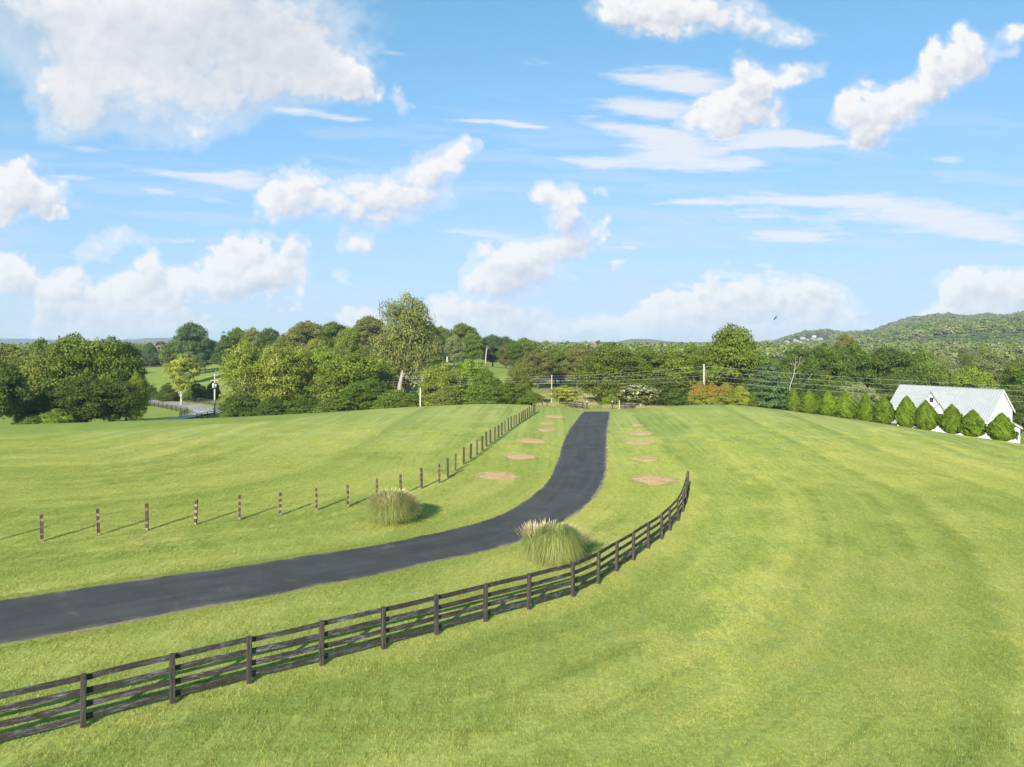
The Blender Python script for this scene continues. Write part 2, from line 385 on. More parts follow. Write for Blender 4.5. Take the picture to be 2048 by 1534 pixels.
# tan scuffs and grass clippings crossing the drive
cb = n.n('ShaderNodeCombineXYZ'); n.L(n.math('MULTIPLY', n.attr('along'), .9), cb.inputs[0]); n.L(n.math('MULTIPLY', n.attr('side'), 2.2), cb.inputs[1])
sc1 = n.math('MULTIPLY', n.rng(n.noise(cb.outputs[0], 1.0, 6, .75, .6), .57, .70), n.rng(a2, .44, .6))
c = n.mix(n.math('MULTIPLY', sc1, .5), c, (.22, .175, .13))
sp = n.n('ShaderNodeTexVoronoi'); n.L(p, sp.inputs['Vector']); sp.inputs['Scale'].default_value = 2.2
c = n.mix(n.rng(sp.outputs['Distance'], .03, .015), c, (.20, .19, .16))
gr = n.noise(p, 160, 2, .6)
c = n.mix(n.rng(gr, .3, .7, 0, .22), c, (.11, .11, .112))
asph = n.bsdf(c, .78, .2, 0, n.math('ADD', gr, n.math('MULTIPLY', a2, 4)), .25, .012)
n = NT('dirt edge'); p = n.pos()
dirt = n.bsdf(n.mix(n.rng(n.noise(p, 5, 5, .7), .35, .65), (.20, .165, .11), (.34, .28, .19)), .95, .1, 0, n.noise(p, 30, 4), .5, .03)
dd = (RR - RL) / np.linalg.norm(RR - RL, axis=1)[:, None]
ribbon('driveway', RL, RR, .035, asph, .03, 9, 'dark asphalt driveway sweeping from left to the crest', .26, 4)
ribbon('driveway_verge', RL - dd * .02, RR + dd * .16, .018, dirt, 0, 3, 'pale dirt edge along the driveway', .45, 8)

n = NT('country road asphalt'); p = n.pos()
c = n.mix(n.rng(n.noise(n.scalev(p, (.3, .3, 1)), 1, 4, .6), .35, .65), (.27, .255, .235), (.35, .33, .305))
c = n.mix(n.rng(n.math('ABSOLUTE', n.math('SUBTRACT', n.attr('side'), .5)), .02, .0), c, (.42, .37, .22))
croad = n.bsdf(c, .85, .2, 0, n.noise(p, 30, 2), .2, .01)
gravel = simple('gravel', (.44, .42, .40), .95, .1, 0, .3, 1.2, .5)
ru = [gp(px, D) for px, D in ((120, 262), (230, 240), (286.6, 226), (328.6, 214.5), (362.8, 206.5), (397, 200), (430, 193), (520, 184), (640, 178), (760, 175), (900, 172), (1050, 165), (1200, 150), (1400, 150), (1700, 158), (2100, 165))]
rl = [gp(px, D) for px, D in ((120, 240), (230, 219), (286.6, 208), (328.6, 198), (367.6, 189.5), (387, 185.5), (430, 178), (520, 172), (640, 167), (760, 164), (900, 161), (1050, 155), (1200, 142), (1400, 142), (1700, 150), (2100, 157))]
ribbon('country_road', resample(ru, 200), resample(rl, 200), .12, croad, .04, 7, 'pale country road curving through the valley on the left')
ga = [gp(px, D) for px, D in ((388, 186), (380, 178), (352, 168), (325, 163), (300, 160))]; gb = [gp(px, D) for px, D in ((426, 178), (400, 171), (364, 161.5), (335, 158), (304, 156))]
ribbon('gravel_lane', resample(ga, 40), resample(gb, 40), .22, gravel, 0, 4, 'pale gravel lane turning off the country road', .8, 3)
# dirt track on the far slope
ta = [at(px, py) for px, py in ((1080, 751), (1098, 757), (1112, 763), (1126, 772))]; tb = [at(px, py) for px, py in ((1076, 754), (1094, 761), (1106, 768), (1118, 776))]
ribbon('dirt_track', resample(ta, 20), resample(tb, 20), .1, dirt, 0, 3, 'pale dirt track on the tan slope beyond the drive')

# ------------------------------------------------------------------ scattering by geometry nodes (for uncountable stuff only)
def scatter(name, pts, rot, scl, kid, protos, extra, label, kind='stuff'):
    me = bpy.data.meshes.new(name); me.vertices.add(len(pts)); me.vertices.foreach_set('co', np.asarray(pts, np.float32).ravel())
    for an, typ, data in (('rot', 'FLOAT_VECTOR', rot), ('scl', 'FLOAT_VECTOR', scl), ('kid', 'FLOAT', kid)) + tuple(extra):
        a = me.attributes.new(an, typ, 'POINT'); a.data.foreach_set('value' if typ == 'FLOAT' else 'vector', np.asarray(data, np.float32).ravel())
    o = link(name, me); tag(o, label, kind=kind)
    ng = bpy.data.node_groups.new(name, 'GeometryNodeTree')
    ng.interface.new_socket('Geometry', in_out='INPUT', socket_type='NodeSocketGeometry'); ng.interface.new_socket('Geometry', in_out='OUTPUT', socket_type='NodeSocketGeometry')
    gi = ng.nodes.new('NodeGroupInput'); go = ng.nodes.new('NodeGroupOutput'); jn = ng.nodes.new('GeometryNodeJoinGeometry')
    def na_(nm, t): x = ng.nodes.new('GeometryNodeInputNamedAttribute'); x.data_type = t; x.inputs[0].default_value = nm; return x.outputs[0]
    er = ng.nodes.new('FunctionNodeEulerToRotation'); ng.links.new(na_('rot', 'FLOAT_VECTOR'), er.inputs[0])
    sv = na_('scl', 'FLOAT_VECTOR'); kv = na_('kid', 'FLOAT')
    for k, pr in enumerate(protos):
        oi = ng.nodes.new('GeometryNodeObjectInfo'); oi.inputs[0].default_value = pr; oi.inputs[1].default_value = True
        cm = ng.nodes.new('FunctionNodeCompare'); cm.data_type = 'FLOAT'; cm.operation = 'EQUAL'; ng.links.new(kv, cm.inputs[0]); cm.inputs[1].default_value = float(k)
        ip = ng.nodes.new('GeometryNodeInstanceOnPoints')
        ng.links.new(gi.outputs[0], ip.inputs['Points']); ng.links.new(cm.outputs[0], ip.inputs['Selection']); ng.links.new(oi.outputs['Geometry'], ip.inputs['Instance'])
        ng.links.new(er.outputs[0], ip.inputs['Rotation']); ng.links.new(sv, ip.inputs['Scale']); ng.links.new(ip.outputs[0], jn.inputs[0])
    ng.links.new(jn.outputs[0], go.inputs[0])
    md = o.modifiers.new('scatter', 'NODES'); md.node_group = ng
    return o

rng = np.random.default_rng(7)
# ------------------------------------------------------------------ grass
mulch_px = [(994, 953, 78, 30, 'the nearest and largest mulch ring left of the driveway'), (1042, 914, 62, 17, 'second mulch ring left of the driveway, counted from the camera'),
            (1067, 883.5, 58, 12, 'third mulch ring left of the driveway'), (1092, 861, 34, 8, 'fourth mulch ring left of the driveway'), (1095, 848, 30, 6.5, 'fifth mulch ring left of the driveway'), (1110, 834.5, 40, 5, 'farthest mulch ring left of the driveway near the crest'),
            (1307, 960, 84, 20, 'nearest mulch ring right of the driveway, inside the fence end'), (1289, 919, 48, 12, 'second mulch ring right of the driveway'),
            (1277, 886.5, 54, 10, 'third mulch ring right of the driveway'), (1281, 868, 50, 9, 'fourth mulch ring right of the driveway'), (1276, 851, 22, 5, 'faint farthest mulch ring right of the driveway')]
mulch = []
for px, py, wp, hp, lb in mulch_px:
    q = at(px, py); mulch.append((q, wp / F * q.y / 2 * .92, lb))
def blade_patch(name, nb, size, hmin, hmax, bw, seed, mat):
    r = np.random.default_rng(seed)
    x = (r.random(nb) - .5) * size; y = (r.random(nb) - .5) * size
    a = r.random(nb) * 2 * np.pi; tf = fbm(x * 12 + seed, y * 12, 2, seed); h = (hmin + (hmax - hmin) * r.random(nb) ** 1.5) * np.clip(.5 + 1.9 * (tf - .25), .4, 1.7); ln = r.random(nb) * .8 * h; la = r.random(nb) * 2 * np.pi
    dx = np.cos(a) * bw / 2; dy = np.sin(a) * bw / 2
    b0 = np.stack([x - dx, y - dy, np.full(nb, -.015)], 1); b1 = np.stack([x + dx, y + dy, np.full(nb, -.015)], 1)
    t = np.stack([x + np.cos(la) * ln, y + np.sin(la) * ln, h], 1)
    V = np.stack([b0, b1, t], 1).reshape(-1, 3)
    me = new_mesh(name, V, np.arange(nb * 3).reshape(-1, 3), mat, False, {'tone': ('FLOAT', 'FACE', np.clip(r.random(nb) * .70 + (tf - .34) * .85, 0, 1))})
    return bpy.data.objects.new(name, me)
n = NT('mown grass blades')
lc, pos = lawn_colour(n, n.attr('mow', 'INSTANCER'), False)
tv = n.attr('tone')
c = n.mix(n.rng(tv, .80, 1.0, 0, .55), lc, (.40, .35, .16))
m_ = n.n('ShaderNodeVectorMath', operation='SCALE'); n.L(c, m_.inputs[0]); n.L(n.rng(tv, 0, .8, .72, 1.65), m_.inputs['Scale'])
d1 = n.n('ShaderNodeBsdfDiffuse'); n.L(m_.outputs[0], d1.inputs[0]); d2 = n.n('ShaderNodeBsdfTranslucent'); n.L(m_.outputs[0], d2.inputs[0])
mx = n.n('ShaderNodeMixShader'); mx.inputs[0].default_value = .3; n.L(d1.outputs[0], mx.inputs[1]); n.L(d2.outputs[0], mx.inputs[2]); n.L(mx.outputs[0], n.out.inputs[0])
grass_mat = n.m
protos = [blade_patch('grass_patch_%d' % k, 1900, 1.15, .025, .060, .0115, 50 + k, grass_mat) for k in range(4)]
pts = []; scl = []
for D0, D1, step in ((11.5, 60, 1.0), (60, 95, 1.45)):
    yy = np.arange(D0, D1, step)
    for y in yy:
        hw = y * .745 + 2
        x = np.arange(-hw, hw, step)
        pts.append(np.c_[x + (rng.random(len(x)) - .5) * .5 * step, np.full(len(x), y) + (rng.random(len(x)) - .5) * .5 * step]); scl.append(np.full(len(x), step))
pts = np.concatenate(pts); scl = np.concatenate(scl)
dc, sc_, _ = pl_dist(pts[:, 0], pts[:, 1], RC)
hw = np.interp(sc_, np.r_[0, np.cumsum(np.linalg.norm(np.diff(RC, axis=0), axis=1))], RW)
inp_ = (dc < hw + .62 * scl) & (dc > -1)
keep = ~inp_
fade = rng.random(len(pts)) < (1 - sstep(62, 95, pts[:, 1]))
r_, _, _ = zones(pts[:, 0], pts[:, 1])
for q, rad, _ in mulch: keep &= np.hypot(pts[:, 0] - q.x, pts[:, 1] - q.y) > rad * .86 + .3
keep &= fade & (r_ < .3)
pts = pts[keep]; scl = scl[keep]
# narrow fringe tufts right against the driveway and inside the mulch margins
fr = []
for side, base, sgn in ((0, RL, -1), (1, RR, 1)):
    for off in (.20, .50):
        ok = base[:, 1] < 90
        q = base[ok]; nrm = dd[ok] * sgn
        tt = np.arange(0, len(q) - 1, .45 / (np.linalg.norm(np.diff(RL, axis=0), axis=1).mean()))
        k = tt.astype(int); f_ = (tt - k)[:, None]
        pp = q[k] * (1 - f_) + q[np.minimum(k + 1, len(q) - 1)] * f_ + nrm[k] * (off + .10 * sgn + .06 + rng.random((len(tt), 1)) * .12)
        pp = pp[rng.random(len(pp)) < 1 - sstep(55, 90, pp[:, 1])]
        fr.append(pp)
fr = np.concatenate(fr)
allp = np.concatenate([pts, fr]); S = np.concatenate([scl, np.full(len(fr), .34)])
eps = .5
Z = H(allp[:, 0], allp[:, 1]); zx = (H(allp[:, 0] + eps, allp[:, 1]) - Z) / eps; zy = (H(allp[:, 0], allp[:, 1] + eps) - Z) / eps
az = rng.random(len(allp)) * 6.283
# tilt with the slope (small angles), in the frame turned by az
ex = zy * np.cos(az) * 1.0 - zx * np.sin(az) * -1.0
rot = np.stack([np.arctan(zy), -np.arctan(zx), az * 0 + np.floor(az / (np.pi / 2)) * 0], 1)
dmow, _, sgm = pl_dist(allp[:, 0], allp[:, 1], MOWL)
hs = np.concatenate([.9 + .4 * rng.random(len(pts)), np.full(len(fr), 1.05)])
scatter('grass', np.c_[allp, Z + .0], rot, np.stack([S * rng.choice([-1, 1], len(S)), S * rng.choice([-1, 1], len(S)), hs], 1), rng.integers(0, 4, len(allp)), protos,
        (('mow', 'FLOAT', dmow * sgm),), 'short mown green grass of the lawn')

# tall dry grass on the bank beyond the driveway end
n = NT('dry tall grass'); tv = n.attr('tone'); p = n.pos()
c = n.mix(tv, (.22, .20, .07), (.42, .36, .17)); c = n.mix(n.rng(n.noise(p, .25, 4, .7), .42, .58, 0, .8), c, (.16, .21, .05))
dry_mat = n.bsdf(c, .8, .15)
dprot = [blade_patch('dry_patch_%d' % k, 420, 1.8, .15, .55, .05, 80 + k, dry_mat) for k in range(3)]
D_ = 118 + 80 * rng.random(6000) ** 1.3; px_ = 1075 + 275 * rng.random(6000)
zr2, zt2, _ = zones((px_ - 1024) / F * D_, D_)
k_ = (zt2 > .4) & (rng.random(6000) < .55) & (D_ > 122); D_ = D_[k_]; x_ = (px_[k_] - 1024) / F * D_
k_ = ~((D_ > 138) & (D_ < 154) & (x_ > 10)); D_ = D_[k_]; x_ = x_[k_]
scatter('dry_grass', np.c_[x_, D_, H(x_, D_)], np.c_[np.zeros((len(x_), 2)), rng.random(len(x_)) * 6.28], np.ones((len(x_), 3)) * (.7 + .5 * rng.random((len(x_), 1))), rng.integers(0, 3, len(x_)), dprot, (), 'tall tan dry grass on the bank beyond the driveway end')

# ------------------------------------------------------------------ mulch rings
n = NT('straw and mulch'); p = n.pos()
c = n.mix(n.rng(n.noise(p, 9, 5, .75), .35, .65), (.66, .43, .20), (.92, .68, .38))
c = n.mix(n.rng(n.noise(p, 1.3, 4, .7), .58, .70, 0, .6), c, (.15, .20, .05))
mulch_mat = n.bsdf(c, .95, .1, 0, n.noise(p, 40, 4, .7), .8, .05)
for q, rad, lb in mulch:
    r = np.random.default_rng(int(abs(q.x) * 100 + q.y)); V = [(q.x, q.y, q.z + .05)]; Fc = []; ns = 48
    for j, f_ in enumerate((.35, .7, 1.0)):
        for k in range(ns):
            a = 2 * math.pi * k / ns; rr = rad * f_ * (1 + .30 * (float(fbm(math.cos(a) * 2.2 + q.y, math.sin(a) * 2.2 + q.x, 3, 2)) - .5) * 2 * f_)
            x = q.x + math.cos(a) * rr; y = q.y + math.sin(a) * rr; V.append((x, y, hz(x, y) + (.05, .045, .008)[j]))
    for k in range(ns): Fc.append((0, 1 + k, 1 + (k + 1) % ns))
    for j in range(2):
        for k in range(ns): b = 1 + j * ns; Fc.append((b + k, b + ns + k, b + ns + (k + 1) % ns, b + (k + 1) % ns))
    mb = MB(); mb.add(V, Fc)
    for k in range(int(420 * rad * rad)):   # loose straw
        a = r.random() * 6.283; rr = rad * (r.random() ** .5) * (1.05 + .35 * r.random() ** 2); x = q.x + math.cos(a) * rr; y = q.y + math.sin(a) * rr
        z = hz(x, y) + .05 + r.random() * .05; t = r.random() * 3.14; l = .10 + .16 * r.random()
        dx, dy = math.cos(t) * l, math.sin(t) * l
        mb.add([(x - dx - dy * .1, y - dy + dx * .1, z), (x - dx + dy * .1, y - dy - dx * .1, z), (x + dx, y + dy, z + .03 * r.random())], [(0, 1, 2)])
    o = mb.build('mulch_ring', mulch_mat)
    tag(o, 'round brown straw bed, ' + lb, 'mulch bed', 'mulch rings along the driveway')

# ------------------------------------------------------------------ near board fence
n = NT('weathered black boards'); p = n.obj()
oi = n.n('ShaderNodeObjectInfo'); va = n.n('ShaderNodeVectorMath', operation='ADD'); n.L(p, va.inputs[0]); n.L(n.math('MULTIPLY', oi.outputs['Random'], 37.), va.inputs[1])
wv = n.noise(n.scalev(va.outputs[0], (2.2, 20, 34)), 1.0, 4, .65, 1.6)
pt = n.noise(n.scalev(va.outputs[0], (1.1, 3, 5)), 1.0, 4, .6)
bare = n.math('MULTIPLY', n.math('MULTIPLY', n.rng(wv, .50, .62), n.rng(pt, .42, .60)), n.rng(oi.outputs['Random'], .1, .9, .5, 1.2))
c = n.mix(n.rng(n.noise(va.outputs[0], 6, 4, .7), .3, .7), (.014, .012, .010), (.044, .037, .031))
c = n.mix(n.math('MULTIPLY', bare, .85), c, (.25, .265, .30))
c = n.mix(n.math('MULTIPLY', n.rng(n.noise(va.outputs[0], 3.1, 5, .75), .62, .74), .6), c, (.24, .19, .145))
board_mat = n.bsdf(c, .75, .35, 0, wv, .5, .008)
n = NT('fence post timber'); p = n.obj()
oi = n.n('ShaderNodeObjectInfo'); va = n.n('ShaderNodeVectorMath', operation='ADD'); n.L(p, va.inputs[0]); n.L(n.math('MULTIPLY', oi.outputs['Random'], 37.), va.inputs[1])
wv = n.noise(n.scalev(va.outputs[0], (18, 18, 1.4)), 1.0, 4, .6, .6)
c = n.mix(n.rng(wv, .35, .65), (.022, .019, .017), (.070, .060, .051))
c = n.mix(n.math('MULTIPLY', n.rng(n.noise(va.outputs[0], 5, 4, .7), .60, .72), .5), c, (.20, .21, .22))
sx = n.n('ShaderNodeSeparateXYZ'); n.L(p, sx.inputs[0])
c = n.mix(n.rng(n.math('ADD', sx.outputs[2], n.math('MULTIPLY', n.noise(va.outputs[0], 9, 2), .05)), .065, .04), c, (.36, .18, .07))
post_mat = n.bsdf(c, .8, .3, 0, wv, .5, .008)
def board_mesh(L, seed, hgt=.15, th=.028):
    r = np.random.default_rng(seed); ns = 9; V = []
    bow = (r.random() - .5) * .05; tw = (r.random() - .5) * .04
    for i in range(ns):
        t = i / (ns - 1); x = (t - .5) * L; dz = bow * (1 - (2 * t - 1) ** 2) + tw * (t - .5); e = .004 * (r.random(4) - .5)
        for k, (yy, zz) in enumerate(((-th / 2, -hgt / 2), (th / 2, -hgt / 2), (th / 2, hgt / 2), (-th / 2, hgt / 2))): V.append((x, yy, zz + dz + e[k]))
    Fc = [(0, 1, 2, 3), tuple((ns - 1) * 4 + k for k in (3, 2, 1, 0))]
    for i in range(ns - 1):
        for k in range(4): a = i * 4; Fc.append((a + k, a + 4 + k, a + 4 + (k + 1) % 4, a + (k + 1) % 4))
    return V, Fc
def rail_fence(posts, label, cat='fence', ph=1.45, levels=(.25, .59, .96, 1.325), pw=.14, bh=.165, side=1, seed=0, group=None):
    root = empty('board_fence', posts[0], 0, label, cat, group); r = np.random.default_rng(seed)
    pm = MB(); s = pw / 2; b = .012
    V = []; prof = [(-s, -s + b), (-s + b, -s), (s - b, -s), (s, -s + b), (s, s - b), (s - b, s), (-s + b, s), (-s, s - b)]
    for z, k in ((-.25, 1), (0, 1), (ph - .015, 1), (ph, .86)): V += [(x * k, y * k, z) for x, y in prof]
    Fc = [(a * 8 + k, a * 8 + (k + 1) % 8, a * 8 + 8 + (k + 1) % 8, a * 8 + 8 + k) for a in range(3) for k in range(8)] + [tuple(24 + k for k in range(8))]
    pm.add(V, Fc); pme = pm.mesh('post', post_mat)
    for i, p_ in enumerate(posts):
        a_ = posts[max(i - 1, 0)]; b_ = posts[min(i + 1, len(posts) - 1)]
        o = link('post', pme, root, p_ - root.location)
        o.rotation_euler = ((r.random() - .5) * .03, (r.random() - .5) * .03, math.atan2(b_.y - a_.y, b_.x - a_.x) + (r.random() - .5) * .06)
        if i == len(posts) - 1: break
        d = b_ - p_; d = posts[i + 1] - p_; L = d.length; ang = math.atan2(d.y, d.x); nn = Vector((-math.sin(ang), math.cos(ang), 0)) * (pw / 2 + .017) * side
        for lv in levels:
            V, Fc = board_mesh(L + .02 - .03 * r.random(), int(r.integers(1e6)), bh)
            o = link('board', new_mesh('board', V, Fc, board_mat), root, (p_ + posts[i + 1]) / 2 + nn + Vector((0, 0, lv + (r.random() - .5) * .02)) - root.location)
            o.rotation_euler = (0, -math.asin(d.z / L), ang)
    return root
rail_fence(FP, 'black weathered four board fence curving along the near side of the driveway', seed=3)

# ------------------------------------------------------------------ bare posts left of the drive
n = NT('bare post timber'); p = n.obj()
oi = n.n('ShaderNodeObjectInfo'); va = n.n('ShaderNodeVectorMath', operation='ADD'); n.L(p, va.inputs[0]); n.L(n.math('MULTIPLY', oi.outputs['Random'], 53.), va.inputs[1])
sx = n.n('ShaderNodeSeparateXYZ'); n.L(p, sx.inputs[0])
wv = n.noise(n.scalev(va.outputs[0], (14, 14, 2)), 1.0, 4, .65)
zz = n.math('ADD', sx.outputs[2], n.math('MULTIPLY', n.math('SUBTRACT', n.noise(n.scalev(va.outputs[0], (9, 9, 5)), 1.0, 3, .6), .5), .16))
bnd = n.math('SINE', n.math('MULTIPLY', zz, 2 * math.pi / .35))
nr_ = n.math('MULTIPLY', n.math('MULTIPLY', n.rng(bnd, .15, .5), n.rng(n.noise(va.outputs[0], 3.3, 3), .36, .52)), n.attr('worn', 'OBJECT'))
c = n.mix(nr_, n.mix(n.rng(wv, .35, .65), (.040, .030, .025), (.085, .065, .05)), n.mix(n.rng(wv, .35, .65), (.20, .135, .08), (.42, .32, .21)))
bare_mat = n.bsdf(c, .85, .2, 0, wv, .4, .006)
bare_px = [(84, 1083), (197, 1071), (294, 1061), (391, 1050), (479, 1040), (560, 1031), (633, 1021), (696, 1013.5), (754, 1003), (801, 991), (843, 977), (878.5, 966), (896, 955), (910.7, 942), (927.4, 928.7), (941, 919),
           (953.7, 910), (964.7, 902), (973, 893.5), (980.7, 887), (989.6, 881), (997, 876), (1003.6, 870.6), (1010.5, 865.4), (1017, 861), (1022.4, 857), (1028, 853), (1033, 850), (1038.5, 846.8), (1043, 843.8),
           (1047, 841.2), (1051, 838.8), (1055, 836), (1059, 833), (1063, 830.2), (1067, 827.7), (1070, 825.5)]
num = ['first', 'second', 'third', 'fourth', 'fifth', 'sixth', 'seventh', 'eighth', 'ninth', 'tenth', 'eleventh', 'twelfth', 'thirteenth', 'fourteenth', 'fifteenth', 'sixteenth', 'seventeenth', 'eighteenth', 'nineteenth', 'twentieth']
def ordinal(i, N, a='from the left edge', b='from the crest end'):
    return (num[i] + ' ' + a) if i < len(num) and i <= N // 2 else (num[N - 1 - i] + ' ' + b)
pm = MB(); s = .07
V = [(x * s * k, y * s * k, z) for z, k in ((-.3, 1), (1.44, 1), (1.46, .85)) for x, y in ((-1, -1), (1, -1), (1, 1), (-1, 1))]
pm.add(V, [(a * 4 + k, a * 4 + (k + 1) % 4, a * 4 + 4 + (k + 1) % 4, a * 4 + 4 + k) for a in range(2) for k in range(4)] + [(8, 9, 10, 11)])
bp_me = pm.mesh('bare_post', bare_mat)
worn_of = lambda i: (.85, .9, .8, .95, .7, .75, .9, .6)[i] if i < 8 else (.35 if i < 12 else .12)
for i, q in enumerate(bare_px):
    v = at(*q); o = link('fence_post', bp_me, None, v)
    o.rotation_euler = (random.Random(i).uniform(-.03, .03), random.Random(i + 90).uniform(-.03, .03), random.Random(i + 5).uniform(-.2, .9))
    o['worn'] = worn_of(i)
    o.scale = (1, 1, random.Random(i + 44).uniform(.97, 1.05) * (.93 if i > 25 else 1))
    tag(o, 'bare timber post with tan bands, ' + ordinal(i, len(bare_px)) + ' of its row', 'fence post', 'bare posts left of the driveway')
v = gp(-25, 36.5); o = link('fence_post', bp_me, None, v); o['worn'] = .8; tag(o, 'bare timber post just past the left edge of the photo', 'fence post', 'bare posts left of the driveway')

# ------------------------------------------------------------------ distant fences, gate posts
def line_pts(a, b, n_): return [a.lerp(b, i / (n_ - 1)) for i in range(n_)]
def ground(ps): return [Vector((q.x, q.y, hz(q.x, q.y))) for q in ps]
fa = [gp(px, D) for px, D in ((262, 238), (286, 230.5), (329, 219), (363, 210.5), (397, 204), (432, 197), (470, 191))]
fa = [Vector((x, y, hz(x, y))) for x, y in resample(fa, 22)]
rail_fence(fa, 'dark board fence along the far side of the country road', ph=1.4, seed=11, bh=.13)
fb = [gp(px, D) for px, D in ((268, 210), (295, 200), (330, 190), (365, 181.5), (372, 180))]
fb = [Vector((x, y, hz(x, y))) for x, y in resample(fb, 14)]
rail_fence(fb, 'dark board fence below the country road beside the green paddock', ph=1.4, seed=12, bh=.13)
fc_ = ground([gp(375, 180), gp(375.5, 176), gp(369, 172.5), gp(364, 169.5), gp(359.5, 168)])
rail_fence(fc_, 'short curved dark board fence wing at the gravel lane mouth', ph=1.4, seed=13, bh=.16)
fd = ground([gp(393.5, 163.5), gp(403, 164), gp(415, 166), gp(428, 169)])
rail_fence(fd, 'short dark board fence between gravel lane and utility pole', ph=1.4, seed=14, bh=.14)
fe = ground([gp(1119, 124), gp(1134, 121.5), gp(1150, 119.5), gp(1166, 118)])
rail_fence(fe, 'low dark fence wing left of the driveway gate', ph=1.15, seed=15, levels=(.3, .65, 1.0))
ff = ground([gp(1238, 118), gp(1250, 119), gp(1262, 120.5), gp(1277, 123), gp(1284, 125)])
rail_fence(ff, 'low dark fence wing right of the driveway gate', ph=1.15, seed=16, levels=(.3, .65, 1.0))
black_paint = simple('black paint', (.03, .03, .032), .5, .4)
white_paint = simple('white paint', (.42, .40, .36), .6, .3, 0, .06)
for px, side in ((1174, 'left'), (1224.5, 'right')):
    r_ = empty('gate_post', gp(px, 116.5), 0, 'dark gate post with round cap at the driveway end, %s side' % side, 'gate post', 'driveway gate posts')
    m = MB(); m.box((0, 0, .55), (.2, .2, 1.3)); m.build('post', black_paint, r_)
    m = MB(); m.tube([(0, 0, 1.2), (0, 0, 1.28), (0, 0, 1.36), (0, 0, 1.4)], [.14, .15, .1, .02], 10); m.build('cap', simple('galvanised cap', (.4, .4, .42), .5), r_)
m = MB(); m.box((0, 0, .62), (.13, .13, 1.5)); m.tube([(0, 0, 1.37), (0, 0, 1.47)], [.085, .01], 4)
tag(m.build('marker_post', white_paint, None, gp(1238.5, 117)), 'slim white post right of the driveway gate', 'post')
m = MB(); m.box((0, 0, 1.4), (.2, .2, 3.3)); m.tube([(0, 0, 3.05), (0, 0, 3.15)], [.14, .02], 4)
tag(m.build('marker_post', white_paint, None, gp(840.5, 119)), 'tall white post standing behind the left lawn crest', 'post')
for px, D in ((1085, 120), (1094, 124)):
    m = MB(); m.box((0, 0, .6), (.14, .14, 1.5)); m.tube([(0, 0, 1.35), (0, 0, 1.4)], [.09, .06], 4)
    tag(m.build('fence_post', post_mat, None, gp(px, D)), 'lone dark post just beyond the row end, ' + ('left' if px < 1090 else 'right') + ' of two', 'fence post', 'lone posts beyond the crest')

# ------------------------------------------------------------------ foliage
def leaf_material(name, transl=.40):
    n = NT(name); oi = n.n('ShaderNodeObjectInfo'); tv = n.attr('tone'); cl = n.attr('clump')
    k = n.math('ADD', n.math('MULTIPLY', tv, .55), n.math('ADD', n.math('MULTIPLY', cl, .42), .55))
    m = n.n('ShaderNodeVectorMath', operation='SCALE'); n.L(oi.outputs['Color'], m.inputs[0]); n.L(k, m.inputs['Scale'])
    c = n.mix(n.rng(tv, .82, 1, 0, .35), m.outputs[0], (.20, .22, .05))
    c = n.mix(n.rng(n.noise(n.pos(), .12, 2, .5), .4, .65, 0, .25), c, (.13, .14, .03))
    b = n.n('ShaderNodeBsdfPrincipled'); n.L(c, b.inputs['Base Color']); b.inputs['Roughness'].default_value = .6; b.inputs['Specular IOR Level'].default_value = .10
    t = n.n('ShaderNodeBsdfTranslucent'); n.L(c, t.inputs[0]); mx = n.n('ShaderNodeMixShader'); mx.inputs[0].default_value = transl
    n.L(b.outputs[0], mx.inputs[1]); n.L(t.outputs[0], mx.inputs[2]); n.L(mx.outputs[0], n.out.inputs[0]); return n.m
leaf = leaf_material('foliage')
def bark_material(name, a, b):
    n = NT(name); p = n.obj(); f = n.noise(n.scalev(p, (9, 9, 2)), 3.0, 5, .7)
    return n.bsdf(n.mix(n.rng(f, .35, .65), a, b), .9, .15, 0, f, .5, .02)
bark = bark_material('bark', (.075, .06, .045), (.17, .14, .11)); pale_bark = bark_material('pale bark', (.30, .27, .22), (.50, .46, .40))
def quads(c, nrm, w_, h_, r, up=None):
    n_ = len(c); nrm = nrm / np.maximum(np.linalg.norm(nrm, axis=1), 1e-6)[:, None]
    ref = r.normal(size=(n_, 3)) if up is None else up
    a = np.cross(nrm, ref); a /= np.maximum(np.linalg.norm(a, axis=1), 1e-6)[:, None]; b = np.cross(nrm, a)
    a = a * (w_ / 2)[:, None]; b = b * (h_ / 2)[:, None]; bend = nrm * (w_ * .22)[:, None]
    V = np.stack([c - b, c + a * .9 + bend * 0, c + b, c - a * .9], 1)     # leaf-spray shaped diamonds
    V[:, 1] -= bend; V[:, 3] -= bend
    return V.reshape(-1, 3)
PROF = {
 'round':  ([0, .1, .3, .55, .8, .93, 1], [.25, .62, .95, 1, .78, .48, .08]),
 'broad':  ([0, .08, .25, .5, .75, .9, 1], [.45, .85, 1, .97, .75, .5, .12]),
 'oval':   ([0, .12, .35, .6, .85, .95, 1], [.3, .7, .95, 1, .62, .35, .08]),
 'tall':   ([0, .15, .35, .55, .75, .9, 1], [.35, .8, 1, .85, .8, .62, .15]),
 'cone':   ([0, .08, .3, .6, .85, 1], [.6, 1, .82, .5, .22, .02]),
 'shrub':  ([0, .2, .45, .7, .9, 1], [.85, 1, .98, .8, .5, .12]),
 'umbrella': ([0, .2, .45, .75, 1], [.3, .85, 1, .8, .2])}
